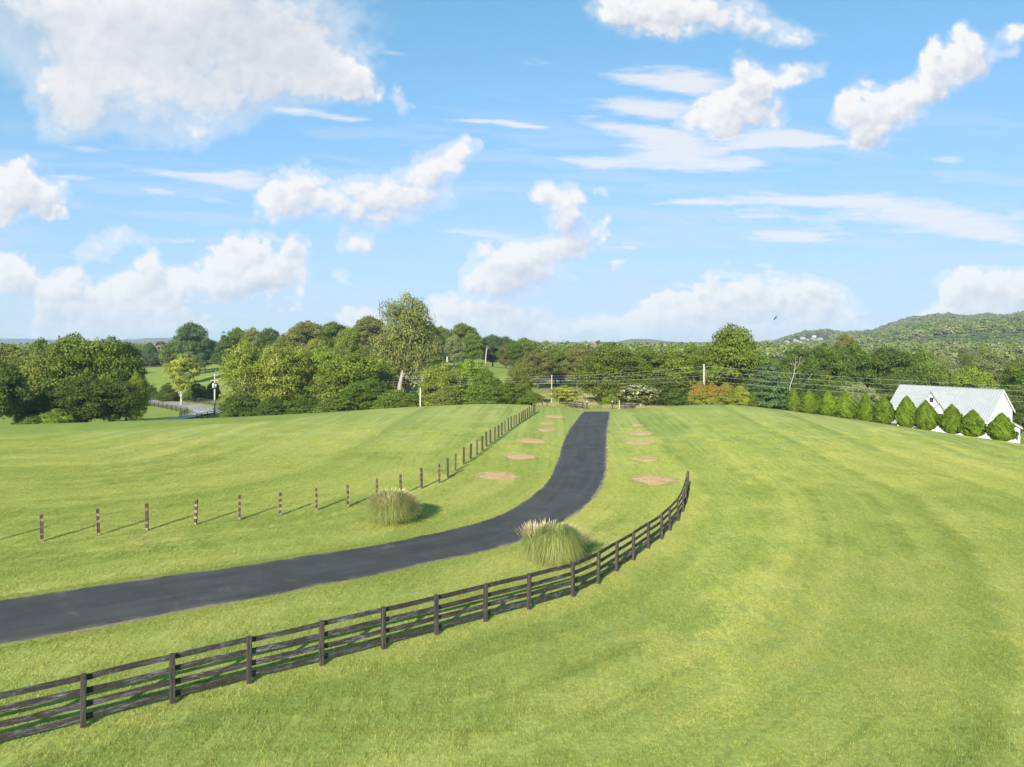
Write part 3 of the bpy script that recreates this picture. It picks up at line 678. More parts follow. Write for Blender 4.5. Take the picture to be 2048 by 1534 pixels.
def make_tree(kind, seed, ncl=80, nl=120, ls=.026, tb=.12, cr=.13, trunk_mat=bark, tr=.022, limbs=10, blossoms=0, gap=0., stems=1, flat=.8, irr=.22):
    """unit tree: height 1, crown width 1.  returns (crown mesh, trunk mesh)"""
    r = np.random.default_rng(seed)
    ts, rsx = PROF[kind]
    # clump centres, spread evenly by rejection
    cs_ = []; tries = 0
    while len(cs_) < ncl and tries < 8000:
        tries += 1
        t = r.random() ** .85; a = r.random() * 2 * np.pi
        rad = np.interp(t, ts, rsx) * .5 * (1 + irr * 2 * (float(fbm(np.cos(a) * 1.3 + seed, np.sin(a) * 1.3 + t * 2, 2, seed)) - .5))
        k = r.random() ** .42; rr = max(rad - cr * .75, .02) * k
        c = np.array([rr * np.cos(a), rr * np.sin(a), tb + (1 - tb) * (.04 + (.80 if kind == 'cone' else .90) * t)])
        if all(((c - q[0]) ** 2 * (1, 1, 1.3)).sum() > (cr * .62) ** 2 for q in cs_): cs_.append((c, cr * (.72 + .6 * r.random()) * (1 - .35 * (t > .85)), r.random()))
    V = []; tone = []; cl = []
    for c, R_, ct in cs_:
        m = int(nl * (R_ / cr) ** 2 * (1 - gap * r.random()))
        d = r.normal(size=(m, 3)); d /= np.linalg.norm(d, axis=1)[:, None]; d[:, 2] = np.where(d[:, 2] < -.3, -d[:, 2] * .6, d[:, 2])
        rad = R_ * (.45 + .60 * r.random(m) ** .6) * (1 + .25 * np.sin(d[:, 0] * 7 + ct * 9) * np.cos(d[:, 1] * 6))
        q = c + d * rad[:, None] * np.array([1, 1, flat])
        nr2 = d + r.normal(size=(m, 3)) * .55
        s_ = ls * (.6 + .9 * r.random(m))
        V.append(quads(q, nr2, s_, s_ * 1.5, r)); tone.append(r.random(m)); cl.append(np.full(m, ct))
    V = np.concatenate(V); tone = np.concatenate(tone); cl = np.concatenate(cl)
    nf = len(tone)
    mats = [leaf]
    cm = new_mesh('crown', V, np.arange(nf * 4).reshape(-1, 4), mats, False, {'tone': ('FLOAT', 'FACE', tone), 'clump': ('FLOAT', 'FACE', cl)})
    mb = MB(); rr = random.Random(seed)
    tops = []
    for s_ in range(stems):
        bx, by = ((rr.uniform(-.03, .03), rr.uniform(-.03, .03)) if stems > 1 else (0, 0)); lean = Vector((rr.uniform(-.05, .05), rr.uniform(-.05, .05), 0)) * (1 if stems == 1 else 4)
        zt = .82 if stems == 1 else .6; pts_ = [Vector((bx, by, -.03))]; rads = [tr * 1.5]
        for k in range(1, 7):
            t = k / 6; pts_.append(Vector((bx, by, 0)) + lean * t + Vector((rr.uniform(-.012, .012), rr.uniform(-.012, .012), zt * t))); rads.append(tr * (1.05 - .85 * t))
        mb.tube(pts_, rads, 8); tops.append(pts_)
    order = sorted(cs_, key=lambda q: rr.random())[:limbs]
    for c, R_, ct in order:
        pts_ = rr.choice(tops); zt = min(max(c[2] - .30 * math.hypot(c[0], c[1]) - .12, .12), .7)
        k = min(range(len(pts_)), key=lambda i: abs(pts_[i].z - zt)); s0 = pts_[max(k, 1)]; e = Vector(c)
        mid = s0.lerp(e, .5) + Vector((0, 0, -.02)); mb.tube([s0, s0.lerp(mid, .5) + Vector((0, 0, -.008)), mid, mid.lerp(e, .6), e], [tr * .5, tr * .42, tr * .32, tr * .2, tr * .08], 5)
    tm = mb.mesh('trunk', trunk_mat, True)
    return cm, tm
TREES = {}
def kindset(key, kind, n_, **kw):
    TREES[key] = [make_tree(kind, 100 * len(TREES) + 7 * i + 3, **kw) for i in range(n_)]
kindset('round', 'round', 4, ncl=105, nl=250, ls=.0175, cr=.12)
kindset('broad', 'broad', 4, ncl=125, nl=240, ls=.0165, tb=.06, cr=.125)
kindset('oval', 'oval', 3, ncl=100, nl=250, ls=.018, tb=.08)
kindset('airy', 'broad', 2, ncl=110, nl=190, ls=.016, tb=.05, cr=.12, gap=.6, trunk_mat=pale_bark, limbs=26, flat=.7)
kindset('tall', 'tall', 1, ncl=135, nl=230, ls=.0135, tb=.14, cr=.13, trunk_mat=pale_bark, limbs=34, tr=.02, gap=.5, irr=.32)
kindset('pine', 'cone', 2, ncl=120, nl=180, ls=.020, tb=.10, cr=.12, flat=.38, gap=.3, limbs=20)
kindset('yellowpine', 'oval', 1, ncl=38, nl=190, ls=.022, tb=.22, cr=.15, flat=.34, trunk_mat=pale_bark, limbs=24, tr=.03, irr=.35)
kindset('cedar', 'cone', 2, ncl=90, nl=200, ls=.024, tb=.0, cr=.14, flat=.7, limbs=4)
kindset('shrub', 'shrub', 3, ncl=65, nl=240, ls=.029, tb=0, cr=.17, limbs=8, stems=3)
kindset('myrtle', 'umbrella', 2, ncl=60, nl=200, ls=.026, tb=.22, cr=.15, limbs=14, stems=5, trunk_mat=pale_bark, flat=.6)

cedar_like = None
G = {'mid': (.148, .215, .030), 'bright': (.225, .305, .036), 'yel': (.300, .340, .052), 'dark': (.098, .155, .025), 'olive': (.195, .212, .050), 'blue': (.095, .165, .056), 'pale': (.240, .268, .105), 'gold': (.34, .39, .045)}
KN = {'round': 'broadleaf_tree', 'broad': 'broadleaf_tree', 'oval': 'broadleaf_tree', 'airy': 'sycamore_tree', 'tall': 'tall_tree', 'pine': 'pine_tree', 'yellowpine': 'pine_tree', 'cedar': 'cedar_tree', 'shrub': 'shrub', 'myrtle': 'crape_myrtle'}
cnt = {}; rt = random.Random(5)
def plant(key, px, D, top, wpx, col, label, cat=None, group=None, height=None, base=None):
    loc = gp(px, D)
    hgt = height or (CAMZ - (top - HZ) / F * D) - loc.z
    wid = wpx / F * D
    v = cnt.get(key, 0); cnt[key] = v + 1
    cm, tm = TREES[key][v % len(TREES[key])]
    root = empty(KN[key], loc, rt.random() * 6.28, label, cat or ('shrub' if key == 'shrub' else 'tree'), group)
    root.scale = (wid, wid, hgt)
    c = G[col] if isinstance(col, str) else col; j = rt.uniform(.9, 1.12)
    t = link('trunk', tm, root); cr = link('crown', cm, root); cr.color = (c[0] * j, c[1] * rt.uniform(.94, 1.06) * j, c[2] * j, 1)
    return root, cr

# hero trees: kind, column, depth, row of the top, crown width in photo pixels, tone, label
HERO = [
 ('round', -10, 116, 716, 120, 'dark', 'dark overhanging tree cut by the left edge of the photo'),
 ('round', 20, 165, 688, 120, 'olive', 'olive brown tree behind the dark tree at the left edge'),
 ('round', 82, 185, 672, 70, 'mid', 'tree whose rounded top meets the blue hills at far left'),
 ('broad', 150, 136, 661, 165, 'mid', 'largest broad green tree of the left grove, tallest top'),
 ('broad', 222, 138, 668, 130, 'mid', 'broad green tree right of the tallest one in the left grove'),
 ('oval', 252, 142, 678, 78, 'mid', 'tree at the right shoulder of the left grove'),
 ('round', 75, 134, 700, 120, 'olive', 'olive tree low in the left grove behind the dark bushes'),
 ('shrub', 105, 126, 780, 130, 'dark', 'dark bushy tree at the left foot of the left grove'),
 ('round', 172, 124, 752, 140, 'dark', 'dark bushy tree at the middle foot of the left grove'),
 ('round', 228, 126, 756, 104, 'dark', 'dark bushy tree at the right foot of the left grove'),
 ('oval', 272, 128, 742, 46, 'bright', 'sunlit yellow green tree at the right end of the left grove'),
 ('shrub', 112, 118, 818, 56, 'bright', 'pale bright shrub in front of the left grove'),
 ('shrub', 66, 119, 828, 56, 'mid', 'low green shrub in front of the left grove'),
 ('oval', 383, 330, 641, 72, 'blue', 'tall dark tree standing above the left meadow'),
 ('round', 352, 350, 678, 60, 'mid', 'round tree below and left of the tall dark meadow tree'),
 ('round', 410, 350, 672, 50, 'dark', 'dark tree right of the tall dark meadow tree'),
 ('yellowpine', 363, 200, 703, 62, 'gold', 'yellow green pine with pale bare trunk beside the country road'),
 ('round', 377, 262, 702, 52, 'pale', 'grey green round tree behind the yellow pine'),
 ('cedar', 336, 211, 757, 46, 'dark', 'dark cedar left of the yellow pine'),
 ('cedar', 393, 210, 753, 52, 'dark', 'dark cedar right of the yellow pine'),
 ('cedar', 302, 228, 767, 34, 'dark', 'small dark cedar at the right of the left grove by the road'),
 ('shrub', 427, 214, 762, 26, 'dark', 'dark shrub behind the utility pole with transformer'),
 ('pine', 448, 310, 646, 46, 'dark', 'dark pine top behind the yellow green sycamores'),
 ('round', 476, 320, 654, 52, 'mid', 'round tree top behind the left sycamore'),
 ('airy', 505, 310, 650, 56, 'olive', 'thin topped tree behind the sycamores'),
 ('round', 538, 310, 653, 52, 'dark', 'dark tree top behind the right sycamore'),
 ('airy', 572, 300, 663, 54, 'olive', 'sparse olive tree behind the right sycamore'),
 ('airy', 488, 152, 672, 106, 'yel', 'large yellow green sycamore right of the utility pole'),
 ('airy', 552, 154, 680, 116, 'yel', 'second large yellow green sycamore, right of the first'),
 ('airy', 596, 160, 684, 84, 'yel', 'slimmer yellow green sycamore at the right of the pair'),
 ('shrub', 484, 141, 785, 78, 'dark', 'dark bush at the foot of the left sycamore'),
 ('shrub', 548, 138, 792, 76, 'dark', 'dark bush at the foot of the second sycamore'),
 ('shrub', 456, 137, 820, 36, 'mid', 'low leafy shrub at the foot of the utility pole'),
 ('round', 615, 300, 639, 86, 'olive', 'olive domed tree on the hill left of centre'),
 ('round', 667, 300, 641, 74, 'mid', 'green domed tree on the hill beside the olive one'),
 ('oval', 697, 255, 651, 50, 'bright', 'narrow bright green tree in front of the hill row'),
 ('round', 738, 295, 631, 86, 'olive', 'tall domed tree on the hill left of the very tall tree'),
 ('round', 722, 310, 638, 46, 'dark', 'dark tree between the hilltop domes'),
 ('round', 640, 165, 692, 112, 'bright', 'bright green tree right of the sycamores'),
 ('broad', 700, 150, 700, 150, 'bright', 'wide bright green spreading tree left of the pale snag'),
 ('round', 755, 162, 714, 90, 'bright', 'bright green tree between the spreading tree and the snag'),
 ('round', 738, 136, 756, 96, 'dark', 'dark rounded tree under the wires left of the snag'),
 ('shrub', 610, 134, 790, 90, 'dark', 'dark bushes below the bright green tree'),
 ('shrub', 670, 132, 792, 90, 'mid', 'green bushes along the crest left of the dark rounded tree'),
 ('tall', 815, 170, 578, 122, (.27, .30, .085), 'very tall olive tree with pale limbs, tallest in view'),
 ('shrub', 790, 129, 780, 80, 'mid', 'hedge like bush at the foot of the pale snag'),
 ('shrub', 822, 128, 787, 60, 'mid', 'bush left of the tall white post'),
 ('round', 770, 185, 690, 80, 'olive', 'olive tree behind the pale snag'),
 ('oval', 863, 280, 645, 56, 'dark', 'dark tree right behind the very tall tree'),
 ('round', 882, 300, 650, 40, 'mid', 'tree above the small porch house'),
 ('round', 925, 310, 644, 72, 'mid', 'rounded tree top right of the small porch house'),
 ('round', 908, 268, 668, 40, 'pale', 'grey green small tree beside the porch house'),
 ('round', 945, 300, 664, 50, 'mid', 'green tree left of the distant pale snag'),
 ('round', 985, 325, 667, 60, 'blue', 'dark tree behind the distant pale snag'),
 ('round', 1012, 330, 671, 48, 'dark', 'dark green tree on the hill edge right of the distant snag'),
 ('round', 1050, 335, 675, 66, 'mid', 'round tree at the right end of the hill row'),
 ('round', 1028, 315, 684, 50, 'dark', 'dark tree under the hill row end'),
 ('broad', 880, 152, 722, 90, 'yel', 'yellow green tree behind the tall white post'),
 ('round', 940, 156, 716, 88, 'bright', 'bright tree below the hill meadow'),
 ('round', 972, 146, 738, 66, 'mid', 'green tree at the left of the open tan slope'),
 ('shrub', 893, 130, 772, 66, 'olive', 'olive bush right of the wooden pole'),
 ('shrub', 965, 130, 770, 80, 'mid', 'bush at the crest below the hill meadow'),
 ('round', 1038, 150, 722, 62, 'olive', 'olive tree left of the open tan slope'),
 ('round', 1020, 134, 762, 86, 'mid', 'green tree behind the far end of the bare posts'),
 ('shrub', 1064, 129, 785, 52, 'mid', 'bush touching the far end of the bare posts'),
 ('round', 1075, 225, 697, 74, 'olive', 'grey olive tree at the top of the tan slope'),
 ('round', 1110, 245, 694, 70, 'mid', 'green tree above the dirt track'),
 ('round', 1155, 240, 688, 80, 'olive', 'brownish feathery tree above the tan slope'),
 ('broad', 1222, 158, 681, 128, 'mid', 'big green tree directly beyond the driveway end'),
 ('round', 1290, 168, 690, 112, 'mid', 'green tree right of the big one beyond the driveway'),
 ('round', 1342, 170, 694, 104, 'bright', 'lighter green tree behind the white flowering myrtle'),
 ('round', 1388, 174, 688, 88, 'mid', 'green tree left of the tall right hand tree'),
 ('round', 1312, 146, 752, 100, 'dark', 'dark low tree under the wires right of the driveway'),
 ('shrub', 1352, 130, 778, 80, 'dark', 'dark bush left of the red shrubs'),
 ('shrub', 1222, 127, 790, 46, 'bright', 'bright bush right at the driveway end'),
 ('broad', 1462, 156, 643, 140, (.165, .240, .030), 'tall rounded tree behind the wooden utility pole'),
 ('round', 1430, 170, 690, 80, 'dark', 'dark tree at the left side of the tall rounded tree'),
 ('pine', 1532, 142, 690, 104, 'blue', 'blue green pine behind the crest right of the red shrubs'),
 ('pine', 1570, 148, 706, 90, 'dark', 'dark pine behind the first clipped evergreens'),
 ('airy', 1598, 164, 684, 98, 'dark', 'airy tree above the left clipped evergreens'),
 ('round', 1648, 170, 684, 104, 'dark', 'green tree above the third clipped evergreen'),
 ('round', 1690, 295, 665, 62, 'olive', 'olive tree rising above the wood below the right hill'),
 ('round', 1704, 174, 686, 104, 'dark', 'green tree above the fourth clipped evergreen'),
 ('round', 1715, 140, 762, 84, 'pale', 'grey green tree just behind the clipped evergreen row'),
 ('broad', 1775, 178, 686, 136, 'dark', 'broad green tree left of the white house roof'),
 ('round', 1838, 180, 694, 100, 'mid', 'green tree over the left end of the house roof'),
 ('airy', 1885, 188, 700, 90, 'pale', 'pale grey green tree behind the house roof'),
 ('round', 1942, 172, 730, 96, 'bright', 'bright tree right behind the house roof'),
 ('airy', 1985, 200, 695, 100, 'pale', 'pale feathery tree above the right end of the roof'),
 ('round', 2040, 176, 718, 90, 'mid', 'green tree at the right edge behind the house'),
 ('round', 2030, 140, 762, 80, 'dark', 'dark tree right of the house gable'),
 ('round', 2100, 160, 700, 110, 'mid', 'tree cut by the right edge of the photo'),
 ('round', 1662, 145, 768, 60, 'dark', 'green tree behind the gap after the second evergreen'),
 ('round', 1790, 160, 745, 80, 'dark', 'dark tree against the left end of the house roof'),
]
for i, (k, px, D, top, wp, col, lb) in enumerate(HERO):
    plant(k, px, D, top, wp * 1.12, col, lb, group=None)
# flowering and coloured shrubs
def flecks(root, cm_src, frac, cols, name, nq, size, seed, label=None, zmin=.45):
    """blossom clusters set on the crown's outer leaves"""
    r = np.random.default_rng(seed); me = cm_src.data; V = np.empty(len(me.vertices) * 3, np.float32); me.vertices.foreach_get('co', V); V = V.reshape(-1, 4, 3).mean(1)
    c0 = V.mean(0); d = V - c0; sc0 = np.linalg.norm(d * (1, 1, 1.2), axis=1); ok = np.where((sc0 > np.percentile(sc0, 55)) & (V[:, 2] > zmin))[0]
    pick = r.choice(ok, min(nq, len(ok)), replace=False); q = []; nn = []
    for _ in range(7): q.append(V[pick] + d[pick] * .06 + r.normal(size=(len(pick), 3)) * size * .8); nn.append(d[pick] + r.normal(size=(len(pick), 3)) * .2)
    q = np.concatenate(q); nn = np.concatenate(nn); s_ = np.full(len(q), size)
    VV = quads(q, nn, s_, s_ * 1.3, r)
    o = link(name, new_mesh(name, VV, np.arange(len(q) * 4).reshape(-1, 4), cols, False, {'tone': ('FLOAT', 'FACE', r.random(len(q))), 'clump': ('FLOAT', 'FACE', r.random(len(q)))}), root)
    if label: o['label'] = label
    return o
def flat_leaf(name, a, b):
    n = NT(name); return n.bsdf(n.mix(n.attr('tone'), a, b), .7, .2)
cream = flat_leaf('cream blossom', (.42, .38, .22), (.60, .56, .42)); redl = flat_leaf('red leaves', (.20, .060, .022), (.34, .15, .04)); budm = flat_leaf('yellow buds', (.40, .40, .10), (.5, .48, .2))
rt_, c_ = plant('myrtle', 1278, 124, 767, 84, 'olive', 'crape myrtle covered in cream blossom right of the driveway gate', 'tree'); flecks(rt_, c_, 1, cream, 'blossom', 200, .024, 3)
rt_, c_ = plant('myrtle', 1131, 126, 771, 66, 'yel', 'small yellow green crape myrtle left of the driveway gate', 'tree'); flecks(rt_, c_, 1, budm, 'blossom', 60, .024, 4)
for px, wp, top, lb in ((1398, 34, 764, 'left red leaved shrub on the right mound, below the wooden pole'), (1424, 38, 765, 'middle red leaved shrub on the right mound'), (1452, 38, 767, 'right red tipped shrub beside the yellow shrub')):
    rt_, c_ = plant('shrub', px, 113, top, wp * 1.2, 'yel', lb); flecks(rt_, c_, 1, redl, 'red_leaves', 230 if px < 1440 else 110, .034, px)
plant('shrub', 1478, 113.5, 772, 46, 'gold', 'bright yellow green shrub right of the red shrubs')
plant('shrub', 1498, 115, 785, 34, 'mid', 'small green shrub right of the yellow shrub')

# clipped evergreens in a row
def evergreen_mesh(seed):
    r = np.random.default_rng(seed); m = 9500
    t = r.random(m) ** .9; prof_t = [0, .06, .17, .31, .48, .64, .80, .92, 1]; prof_r = [.32, .64, .92, 1, .94, .75, .47, .23, .03]
    a = r.random(m) * 2 * np.pi
    bump = 1 + .42 * (fbm(np.cos(a) * 3.5 + seed, np.sin(a) * 3.5 + t * 8, 3, seed) - .5) * 2
    rad = np.interp(t, prof_t, prof_r) * .5 * bump * (.80 + .24 * r.random(m) ** .7)
    c = np.stack([rad * np.cos(a), rad * np.sin(a), .02 + .97 * t], 1)
    nrm = np.stack([np.cos(a), np.sin(a), np.full(m, .5)], 1) + r.normal(size=(m, 3)) * .55
    s_ = .042 * (.6 + .9 * r.random(m)); up = np.stack([np.cos(a) * .5, np.sin(a) * .5, np.ones(m)], 1) + r.normal(size=(m, 3)) * .3
    V = quads(c, nrm, s_, s_ * 2.0, r)
    # dark inner body so that it is dense
    cl = fbm(np.cos(a) * 4 + seed, np.sin(a) * 4 + t * 9, 2, seed + 3)
    return new_mesh('crown', V, np.arange(m * 4).reshape(-1, 4), leaf, False, {'tone': ('FLOAT', 'FACE', r.random(m)), 'clump': ('FLOAT', 'FACE', np.clip((cl - .5) * 2.6 + .5, -.2, 1.2))})
EV = [evergreen_mesh(s) for s in range(4)]
m = MB(); m.tube([(0, 0, -.05), (0, 0, .3), (0, 0, .85)], [.04, .03, .006], 7); EVT = m.mesh('trunk', bark, True)
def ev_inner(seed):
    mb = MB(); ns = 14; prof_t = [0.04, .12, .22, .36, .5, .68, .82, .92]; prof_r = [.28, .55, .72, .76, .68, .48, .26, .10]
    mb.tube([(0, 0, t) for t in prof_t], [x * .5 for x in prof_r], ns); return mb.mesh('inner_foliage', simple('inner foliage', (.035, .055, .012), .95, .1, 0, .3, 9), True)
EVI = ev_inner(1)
ev_px = [(1587, 777, 28, 106), (1618, 780.5, 38, 105), (1657, 781, 33, 104), (1691, 784, 43, 103), (1732, 787.5, 33, 101.5), (1768, 792, 41, 100), (1813.5, 792.5, 41, 98), (1852, 801, 42, 96.5), (1903.5, 809, 43, 94.5), (1946, 820, 47, 92.5), (2003.5, 826, 47, 89.5)]
evl = ['nearest the pine', None, None, None, None, 'just left of the house', 'in front of the left house wall', 'in front of the house gable', None, None, 'right of the others, before the house end']
for i, (px, top, wp, D) in enumerate(ev_px):
    loc = gp(px, D); hgt = CAMZ - (top - HZ) / F * D - loc.z
    root = empty('clipped_evergreen', loc, i * 1.7, 'clipped evergreen, %s of eleven%s' % (ordinal(i, 11, 'from the left', 'from the right'), ', ' + evl[i] if evl[i] else ''), 'evergreen shrub', 'clipped evergreens on the right crest')
    wid = wp / F * D * .97; root.scale = (wid, wid, hgt)
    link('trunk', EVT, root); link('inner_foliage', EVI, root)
    cr = link('crown', EV[i % 4], root); j = rt.uniform(.92, 1.1); cr.color = (.135 * j, .215 * j, .015 * j, 1)

# filler woodland between the hero trees and the far forest: individual trees
WIN = lambda px, D: (245 < px < 475 and D < 410) or (1055 < px < 1330 and D < 245) or (925 < px < 1045 and D < 305) or (860 < px < 925 and D < 310) or (1740 < px < 2080 and D < 165)
rw = random.Random(21); placed = []
LM = [(-60, 'at the far left edge'), (40, 'above the first bare post'), (140, 'above the gap after the first bare post'), (220, 'above the second bare post'), (310, 'above the third bare post'), (400, 'near the grey utility pole'), (480, 'behind the left sycamore'), (560, 'behind the second sycamore'), (640, 'above the seventh bare post'),
      (720, 'left of the pale snag'), (790, 'beside the very tall tree'), (860, 'above the tall white post'), (930, 'near the porch house'), (1000, 'right of the distant snag'), (1075, 'above the end of the bare posts'), (1150, 'left of the driveway end'), (1220, 'above the driveway end'), (1290, 'behind the blossoming myrtle'),
      (1360, 'left of the wooden pole'), (1430, 'above the red shrubs'), (1500, 'above the yellow shrub'), (1570, 'above the first clipped evergreen'), (1640, 'above the second clipped evergreen'), (1700, 'above the fourth clipped evergreen'), (1770, 'at the left end of the house roof'), (1850, 'above the house front gable'), (1930, 'above the middle of the house roof'), (2000, 'above the house end gable'), (2080, 'at the right edge')]
TW = {'mid': 'mid green', 'dark': 'dark green', 'bright': 'bright green', 'olive': 'olive', 'pale': 'pale grey green', 'yel': 'yellow green', 'blue': 'bluish green'}
SH = {'round': 'round', 'broad': 'broad', 'oval': 'upright', 'airy': 'airy', 'pine': 'pointed'}
def fill_label(px, D, k, col, h_):
    lm = min(LM, key=lambda q: abs(q[0] - px))[1]
    lb = '%s %s %s tree %s, %s row' % ('tall' if h_ > 13.2 else 'low', TW[col], SH[k], lm, 'front' if D < 215 else 'second' if D < 280 else 'third' if D < 350 else 'rearmost')
    if lb in USED: lb += ', paired'
    USED.add(lb); return lb
USED = set()
def zone_label(px, D):
    far = 'far back' if D > 300 else 'close behind the front trees'
    if px < 280: return 'woodland tree of the left grove, ' + far
    if px < 450: return 'woodland tree beyond the left meadow, ' + far
    if px < 830: return 'woodland tree on the hill left of centre, ' + far
    if px < 1080: return 'woodland tree on the hill right of the very tall tree, ' + far
    if px < 1400: return 'woodland tree in the valley beyond the driveway, ' + far
    if px < 1760: return 'woodland tree behind the clipped evergreens, ' + far
    return 'woodland tree behind the white house, ' + far
tries = 0
while len(placed) < 200 and tries < 6000:
    tries += 1
    D = 165 + 300 * rw.random() ** .9; px = rw.uniform(-120, 2170); x = (px - 1024) / F * D
    if WIN(px, D) or (D < 215 and px < 430): continue
    if D < 182 and not (560 < px < 860 or px > 1420): continue
    if any((x - a) ** 2 + (D - b) ** 2 < 10.0 ** 2 for a, b in placed): continue
    placed.append((x, D))
    hill = 450 < px < 1080
    h_ = rw.uniform(11, 15.5) if not hill else rw.uniform(11, 14)
    if px > 1080: h_ = min(h_, CAMZ + .3 - hz(x, D)) * rw.uniform(.82, 1)
    k = rw.choice(['round', 'round', 'broad', 'oval', 'oval', 'airy', 'pine'])
    col_ = rw.choice(['mid', 'mid', 'dark', 'bright', 'olive', 'olive', 'pale', 'yel', 'blue'])
    plant(k, px, D, 0, rw.uniform(10.5, 15) * F / D, col_, fill_label(px, D, k, col_, h_), 'tree', 'woodland ' + zone_label(px, D).split('tree ')[1], height=h_)
for (x, D) in ((-48, 40), (58, 30)): pass

# dead trunks and bare branches
dead = bark_material('dead wood', (.22, .195, .165), (.38, .35, .31))
a = P(805, 740, 150); b = P(797, 800, 150); bz = hz(b[0], 150)
m = MB(); m.tube([(b[0] - a[0] - .5, 0, bz - a[2]), (b[0] - a[0], 0, b[2] - a[2]), (-.55, 0, -3.2), (-.1, 0, -1.0), (0, 0, 0)], [.6, .5, .44, .34, .12], 10)
for dz, dx, l in ((-1.6, .5, 1.0), (-3.4, -.6, .8)): m.tube([(dx * .2, 0, dz), (dx * l, -.3, dz + l)], [.14, .05], 5)
tag(m.build('dead_trunk', dead, None, a, True), 'leaning pale dead trunk in front of the very tall tree', 'dead tree')
a = P(974, 691, 258); bz = hz(a[0], 258)
m = MB(); m.tube([(-.6, 0, bz - a[2]), (-.5, 0, -5), (-.2, 0, -2), (0, 0, 0)], [.32, .26, .22, .06], 8); m.tube([(-.2, 0, -2), (.5, 0, -.6)], [.15, .05], 5)
tag(m.build('dead_trunk', dead, None, a, True), 'slender pale dead trunk on the distant hill edge', 'dead tree')
a = P(1580, 772, 140); bz = hz(a[0], 140)
m = MB(); root_ = Vector((0, 0, bz - a[2]))
m.tube([root_, (0, 0, 0), (.7, 0, 2.0), (1.0, 0, 3.9), (1.2, 0, 6.0)], [.14, .10, .085, .06, .02], 7)
for s0, e0 in (((.9, 0, 3.2), (3.0, 0, 5.4)), ((.75, 0, 2.3), (2.4, .3, 2.9)), ((.95, 0, 3.5), (.3, -.3, 5.2)), ((.4, 0, 1.1), (-.4, .2, 2.2)), ((1.9, 0, 4.3), (2.0, .2, 5.6))):
    s0, e0 = Vector(s0), Vector(e0); m.tube([s0, s0.lerp(e0, .5) + Vector((0, 0, .1)), e0], [.055, .035, .012], 5)
tag(m.build('bare_tree', dead, None, a, True), 'bare pale branching dead tree above the first clipped evergreens', 'dead tree')

# ------------------------------------------------------------------ far forest (a mass nobody could count)
n = NT('far foliage'); oi = n.n('ShaderNodeObjectInfo'); rnd = oi.outputs['Random']
c = n.ramp(rnd, [(0, (.105, .155, .034)), (.35, (.130, .182, .038)), (.62, (.150, .196, .042)), (.85, (.175, .200, .060)), (.97, (.20, .19, .11)), (1, (.25, .225, .16))])
k = n.math('ADD', n.math('MULTIPLY', n.attr('tone'), .32), n.math('ADD', n.math('MULTIPLY', n.attr('clump'), .36), .64))
m_ = n.n('ShaderNodeVectorMath', operation='SCALE'); n.L(c, m_.inputs[0]); n.L(k, m_.inputs['Scale'])
far_leaf = n.bsdf(m_.outputs[0], .8, .15)
FPROT = []
for k in range(5):
    cm, tm = make_tree(('round', 'broad', 'oval', 'round', 'broad')[k], 900 + k, ncl=34, nl=26, ls=.085, tb=.02, cr=.19, limbs=0)
    cm.materials.clear(); cm.materials.append(far_leaf); FPROT.append(bpy.data.objects.new('far_tree_%d' % k, cm))
pp = []
D = 455.0
while D < 3300:
    st = 9.5 + D * .0045
    hw = D * .80; x = np.arange(-hw, hw, st)
    x = x + (rng.random(len(x)) - .5) * st * .9; y = np.full(len(x), D) + (rng.random(len(x)) - .5) * st * .9
    pp.append(np.c_[x, y, np.full(len(x), st)]); D += st * .95
pp = np.concatenate(pp)
Zf = H(pp[:, 0], pp[:, 1])
pxs = 1024 + F * pp[:, 0] / pp[:, 1]
sz = pp[:, 2] * (1.25 + .5 * rng.random(len(pp))); hg = 9 + 6 * rng.random(len(pp)) + 7 * (vnoise(pp[:, 0] / 60, pp[:, 1] / 60, 8) - .5)
# roofs of the far estate stay clear
hz_lim = CAMZ + 1.5
flatm = (pp[:, 1] < 900) | (pxs < 1440)
hg = np.where(flatm & (Zf + hg > hz_lim + (pp[:, 1] - 450) * .003), np.maximum(hz_lim - Zf, 6) * (.85 + .2 * rng.random(len(pp))), hg)
clear = ((pxs > 1545) & (pxs < 1665) & (pp[:, 1] > 1290) & (pp[:, 1] < 1640)) | ((pxs > 1705) & (pxs < 1765) & (pp[:, 1] > 1250) & (pp[:, 1] < 1560))
keep = ~clear
pp, Zf, sz, hg = pp[keep], Zf[keep], sz[keep], hg[keep]
scatter('forest', np.c_[pp[:, :2], Zf], np.c_[np.zeros((len(pp), 2)), rng.random(len(pp)) * 6.28], np.c_[sz, sz, hg], rng.integers(0, 5, len(pp)), FPROT, (), 'unbroken far forest over the valley and hills')
print('forest', len(pp), 'grass', len(allp))

# ------------------------------------------------------------------ ornamental grass clumps
n = NT('ornamental grass blades'); tv = n.attr('tone'); hv = n.attr('clump')
c = n.mix(n.rng(tv, 0, 1), (.23, .29, .065), (.44, .46, .15)); c = n.mix(n.rng(hv, .0, .25, .75, 0), c, (.46, .38, .16))
d1 = n.n('ShaderNodeBsdfPrincipled'); n.L(c, d1.inputs[0]); d1.inputs['Roughness'].default_value = .45; d2 = n.n('ShaderNodeBsdfTranslucent'); n.L(c, d2.inputs[0])
mx = n.n('ShaderNodeMixShader'); mx.inputs[0].default_value = .42; n.L(d1.outputs[0], mx.inputs[1]); n.L(d2.outputs[0], mx.inputs[2]); n.L(mx.outputs[0], n.out.inputs[0]); og = n.m
n = NT('grass plumes'); c = n.mix(n.attr('tone'), (.54, .45, .20), (.76, .64, .37)); d1 = n.n('ShaderNodeBsdfDiffuse'); n.L(c, d1.inputs[0]); d2 = n.n('ShaderNodeBsdfTranslucent'); n.L(c, d2.inputs[0])
